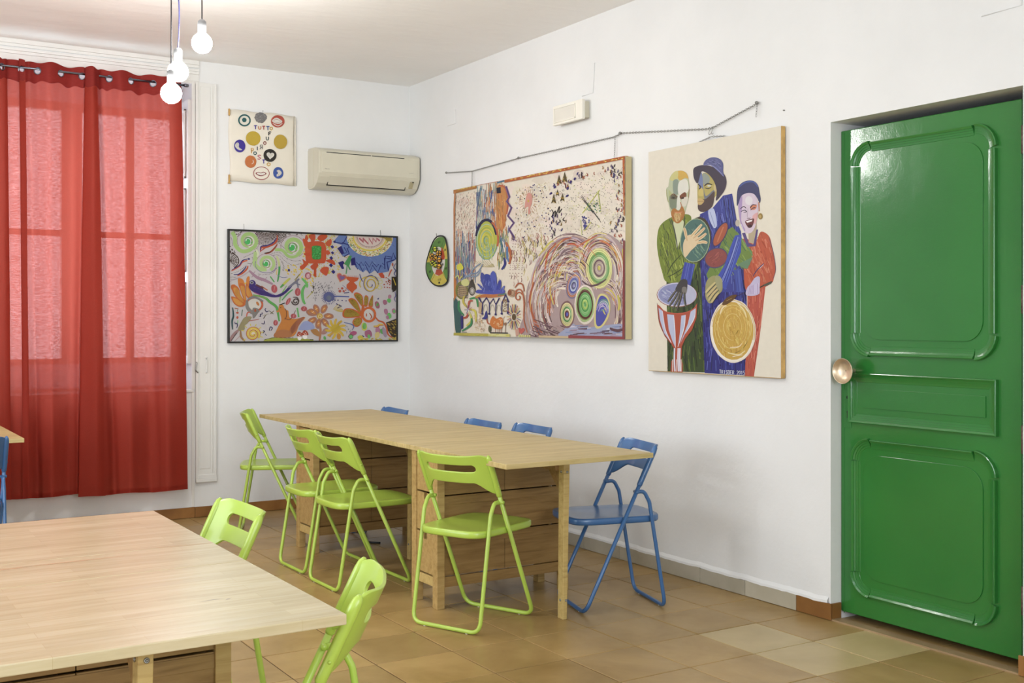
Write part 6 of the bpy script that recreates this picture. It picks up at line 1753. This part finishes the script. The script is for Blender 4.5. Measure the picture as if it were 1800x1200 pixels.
a.B(335, 440, 344, 480, (222, 212, 200), -3, .01, 0, 40); a.B(335, 445, 312, 440, (196, 156, 62), -3, .01, 0, 36)
hatch([(60, 300), (200, 60), (460, 40), (600, 300), (600, 600), (450, 830), (200, 830), (60, 600)], 200, 20, 90, [(206, 170, 76), (184, 140, 56), (214, 186, 100), (196, 150, 60)], 80, 10)
for k in range(16): a.ring(330, 380, 60 + k * 15, 90 + k * 22, 9, rd.choice([(214, 190, 110), (190, 146, 60), (206, 170, 84)]), rd.uniform(0, 360), rd.uniform(360, 460), 0, 8, True)
a.ring(335, 440, 318, 452, 26, (230, 222, 206), 20, 190, -3); a.ring(340, 440, 326, 462, 14, (206, 180, 120), 200, 380, -3); a.S([(140, 190), (180, 90), (240, 60)], 26, (226, 206, 160)); a.S([(400, 20), (500, 130), (540, 240)], 22, (222, 206, 150))
a.S([(290, 690), (420, 680), (470, 630)], 14, (226, 206, 170)); a.S([(260, 770), (420, 800), (520, 740)], 18, (222, 206, 150)); a.S([(330, 830), (480, 800)], 14, (232, 216, 196))
a.text('TRISDER 2015', 134, 1028, 23, 56, 8, (206, 210, 226), gap=.42, dy=1.5)
a.frame(1250, 420, 10)
a.G([(780, 680), (860, 670), (860, 850), (850, 960), (740, 1000), (620, 980), (640, 860), (700, 790)], (186, 176, 210), 0, True)
for k in range(8): a.S([(690 + k * 22, 830 - k * 8), (670 + k * 26, 970)], 10, rd.choice([(150, 130, 180), (206, 196, 226), (160, 110, 160)]))
a.S([(1080, 745), (960, 800), (860, 855)], 22, (50, 56, 44)); a.G([(930, 800), (1080, 745), (1060, 790), (950, 830)], (76, 84, 70))
a.S([(600, 940), (470, 1000)], 12, (70, 50, 30)); a.G([(200, 1150), (260, 1050), (380, 985), (460, 985), (400, 1070), (280, 1150)], (96, 66, 34), 0, True); a.S([(270, 1090), (370, 1040)], 8, (196, 160, 90))
art = a.build('painted_surface', p3); art.rotation_euler = (PI / 2, 0, 0); art.location = (0, XG - .0002, 0)

# ================================================================== TARGET GAME BOARD
fr = (740, 400, 10.92)
XB = -.014
def bp(x, y, X=XB):
    p = at_x(fr[0] + x / fr[2], fr[1] + y / fr[2], X); return p.y, p.z
egg_px = [(375, 160), (440, 178), (480, 260), (505, 400), (518, 560), (522, 760), (520, 950), (495, 1050), (430, 1105), (350, 1120), (260, 1095), (180, 1020), (120, 900), (98, 780), (110, 650), (150, 500), (200, 350), (250, 240), (310, 175)]
cy_, cz_ = bp(330, 650)
gb = thing('target_board', 'small egg-shaped green and yellow target board with numbers, hung between two paintings', 'target board', (0, cy_, cz_), -PI / 2)
def smooth_loop(pts, n=5):
    P = list(pts) + [pts[0], pts[1], pts[2]]; out = []
    for i in range(len(pts)):
        p0, p1, p2_, p3_ = (np.array(P[i + k], float) for k in range(4))
        for k in range(n):
            t = k / n; out.append(tuple(0.5 * ((2 * p1) + (-p0 + p2_) * t + (2 * p0 - 5 * p1 + 4 * p2_ - p3_) * t * t + (-p0 + 3 * p1 - 3 * p2_ + p3_) * t ** 3)))
    return out
eg = [bp(*p) for p in smooth_loop(egg_px)]
loc = [(cy_ - y, z - cz_) for y, z in eg]
MB().prism(loc, 'Y', -.014, -.004).build('board', M['offwhite'], gb)
MB().tube([(u, -.013, v) for u, v in loc], .006, 8, True).build('rim', M['black'], gb)
px0, px1, py0, py1 = 90, 530, 150, 1130
qd = [(740 + px0 / 10.92, 400 + py0 / 10.92), (740 + px1 / 10.92, 400 + py0 / 10.92), (740 + px1 / 10.92, 400 + py1 / 10.92), (740 + px0 / 10.92, 400 + py1 / 10.92)]
ua, va = bp(px0, py1); ub, vb = bp(px1, py0)
a = Art(qd, ua - ub, vb - va); a.frame(*fr)
E_ = smooth_loop(egg_px, 3)
G_, Y_, R_ = (92, 142, 62), (206, 186, 70), (190, 76, 48)
a.raw(E_, a.col(G_))
cx, cyy = 340, 640
def sect(a0, a1, c):
    pts = [(cx, cyy)]
    sel = []
    for t in np.linspace(a0, a1, 14):
        th = math.radians(t); best = None
        for r in range(20, 620, 6):
            q_ = (cx + r * math.cos(th), cyy + r * math.sin(th))
            if not a.inside(E_, q_): break
            best = q_
        sel.append(best or (cx, cyy))
    a.raw([(cx, cyy)] + sel, a.col(c))
sect(-68, -12, Y_); sect(180, 232, Y_); sect(68, 112, Y_)
a.B(335, 640, 130, 290, (216, 212, 204), 0, 0, 0, 30)
a.G([(400, 350), (440, 440), (462, 560), (455, 615), (390, 615), (390, 430)], R_); a.G([(300, 800), (395, 800), (425, 885), (350, 930), (275, 890)], R_); a.G([(170, 500), (260, 480), (260, 640), (180, 640)], (196, 120, 60))
for P in ([(120, 660), (200, 655)], [(455, 615), (515, 605)], [(275, 890), (200, 1040)], [(425, 885), (495, 1020)], [(265, 370), (245, 300)], [(400, 350), (440, 230)]): a.S(P, 5, (60, 60, 50), 0, False, False)
for t, x, y, w, h in (('40', 325, 985, 26, 44), ('60', 332, 235, 18, 48), ('60', 160, 810, 14, 46), ('20', 450, 405, 12, 44), ('60', 470, 770, 12, 46), ('20', 190, 455, 12, 30), ('20', 405, 690, 12, 46)): a.text(t, x, y, w, h, 8, (40, 40, 34))
a.G([(340, 1045), (370, 1045), (370, 1085), (340, 1085)], (40, 40, 34))
art = a.build('painted_surface', gb); art.rotation_euler = (PI / 2, 0, 0); art.location = (cy_ - ua, -.0145, va - cz_)
MB().tube([(-.035, -.008, .178), (-.035 - .001, -.010, .205)], .0025, 8).build('hook', M['steel'], gb)
balls = [(270, 415, 'lime'), (340, 492, 'orange'), (212, 548, 'orange'), (272, 575, 'orange'), (345, 622, 'orange'), (222, 682, 'lime'), (268, 712, 'lime'), (345, 738, 'orange')]
M['ball_lime'] = simple('lime_felt', (206, 214, 70), .8); M['ball_orange'] = simple('orange_felt', (226, 168, 66), .8)
proto_b = {}
pos_w = {'lime': ['highest on the board', 'left of the low pair', 'right of the low pair'], 'orange': ['second from the top', 'farthest left of the cluster', 'centre of the cluster', 'right of the cluster centre', 'lowest on the board']}
cnt = {'lime': 0, 'orange': 0}
for x, y, c in balls:
    y_, z_ = bp(x, y, -.034)
    lab = '%s ball with black straps stuck on the target board, %s' % (c, pos_w[c][cnt[c]]); cnt[c] += 1
    r = thing('ball', lab, 'ball', (-.034, y_, z_), 0, 'strapped balls on the target board')
    if c not in proto_b:
        R_b = .019
        s1 = MB().lathe([(R_b * math.sin(t) if 0 < t < PI else .0001, -R_b * math.cos(t)) for t in np.linspace(0, PI, 11)], seg=16).build('felt_ball', M['ball_' + c], r, None, 0, True)
        s2 = MB()
        for ax in ((1, 0, 0), (0, 1, 1), (0, 1, -1)):
            u = Vector(ax).normalized().orthogonal().normalized(); w = Vector(ax).normalized().cross(u)
            s2.tube([u * math.cos(t) * R_b + w * math.sin(t) * R_b for t in np.linspace(0, 2 * PI, 22)[:-1]], .0034, 6, True)
        s2 = s2.build('straps', M['black'], r); proto_b[c] = (s1, s2)
    else:
        for o_ in proto_b[c]: q_ = o_.copy(); COL.objects.link(q_); q_.parent = r
    r.rotation_euler = (rd.uniform(0, 1.2), 0, rd.uniform(0, 1.2))

# ================================================================== CHAIN
def links(mb, P, pitch=.0125, w=.0042, r=.0011):
    P = [Vector(p) for p in P]; k = 0
    for A_, B_ in zip(P, P[1:]):
        L = (B_ - A_).length; n = max(1, round(L / pitch)); d = (B_ - A_).normalized()
        side = d.cross(Vector((1, 0, 0))).normalized()
        for i in range(n):
            c = A_ + d * (i + .5) * L / n
            sv = side if k % 2 else d.cross(side).normalized()
            k += 1
            hl = pitch * .68
            ring = [c + d * hl * math.cos(t) + sv * w * math.sin(t) for t in np.linspace(0, 2 * PI, 9)[:-1]]
            mb.tube(ring, r, 4, True)
def wp(px, py, X=-.014): return at_x(px, py, X)
ch = thing('chain', 'long steel chain screwed to the right wall, carrying the two canvases', 'chain', (0, -2.2, 2.39))
off = Vector((0, -2.2, 2.39))
def rel(p): return p - off
run = [(787, 303.5), (830, 301), (914, 277.5), (1079, 241), (1093, 234), (1249, 226.5), (1333, 181)]
mb = MB(); links(mb, [rel(wp(*p)) for p in run], .0135, .0048, .0013)
stuff(mb.build('chain_links', M['steel'], ch))
for p, q_ in (((830, 301), (829.5, 330)), ((1081, 248), (1080, 276)), ((1250, 240), (1229, 250)), ((1250, 240), (1274, 239)), ((1331, 182), (1329, 205))):
    mb = MB(); links(mb, [rel(wp(*p, -.016)), rel(wp(*q_, -.016))], .012, .004, .0011); stuff(mb.build('drop_chain', M['steel'], ch))
for p in ((787, 303.5), (914, 277.5), (1093, 234), (1333, 181)):
    c = rel(wp(*p, 0)); MB().lathe([(.0, -.018), (.006, -.018), (.0085, -.012), (.006, -.006), (.003, -.004), (.003, .001)], c, (1, 0, 0), 12).build('screw_eye', M['steel'], ch)
for x0, y0 in ((1081, 240), (1247, 226), (1252, 225)):
    c = rel(wp(x0, y0, -.016)); s_ = .010 if x0 < 1200 else .016
    MB().tube(fillet([c + Vector((0, s_ * .5, 0)), c + Vector((0, 0, s_ * .5)), c + Vector((0, -s_ * .5, 0)), c + Vector((0, s_ * .5, -s_ * 1.5)), c + Vector((0, 0, -s_ * 2)), c + Vector((0, -s_ * .5, -s_ * 1.6))], .006), .0016, 6).build('hook', M['steel'], ch)
sc = at_x(1379, 194, 0)
tag(MB().lathe([(0, -.008), (.0035, -.008), (.0035, .0)], (0, 0, 0), (1, 0, 0), 8).build('nail', M['steel'], None, (sc.x, sc.y, sc.z)), 'tiny lone nail in the white wall above the drummers painting', 'nail')

# ================================================================== CABLE AND PLUG BAR UNDER THE LONG TABLE
c0_ = at_z(640, 936, .01); pb_ = [at_z(x, y, .008) for x, y in ((618, 930), (632, 934), (642, 940), (640, 950))]
kb = thing('cable', 'black coiled cable lying on the floor under the long table', 'cable', tuple(c0_))
MB().tube(catmull([tuple(Vector(q) - c0_) for q in [pb_[0], pb_[1], pb_[2] + Vector((0, 0, .03)), pb_[1] + Vector((.05, 0, .01)), pb_[3], pb_[3] + Vector((.06, -.1, -.002))]], 6), .006, 8).build('cord', M['black'], kb)
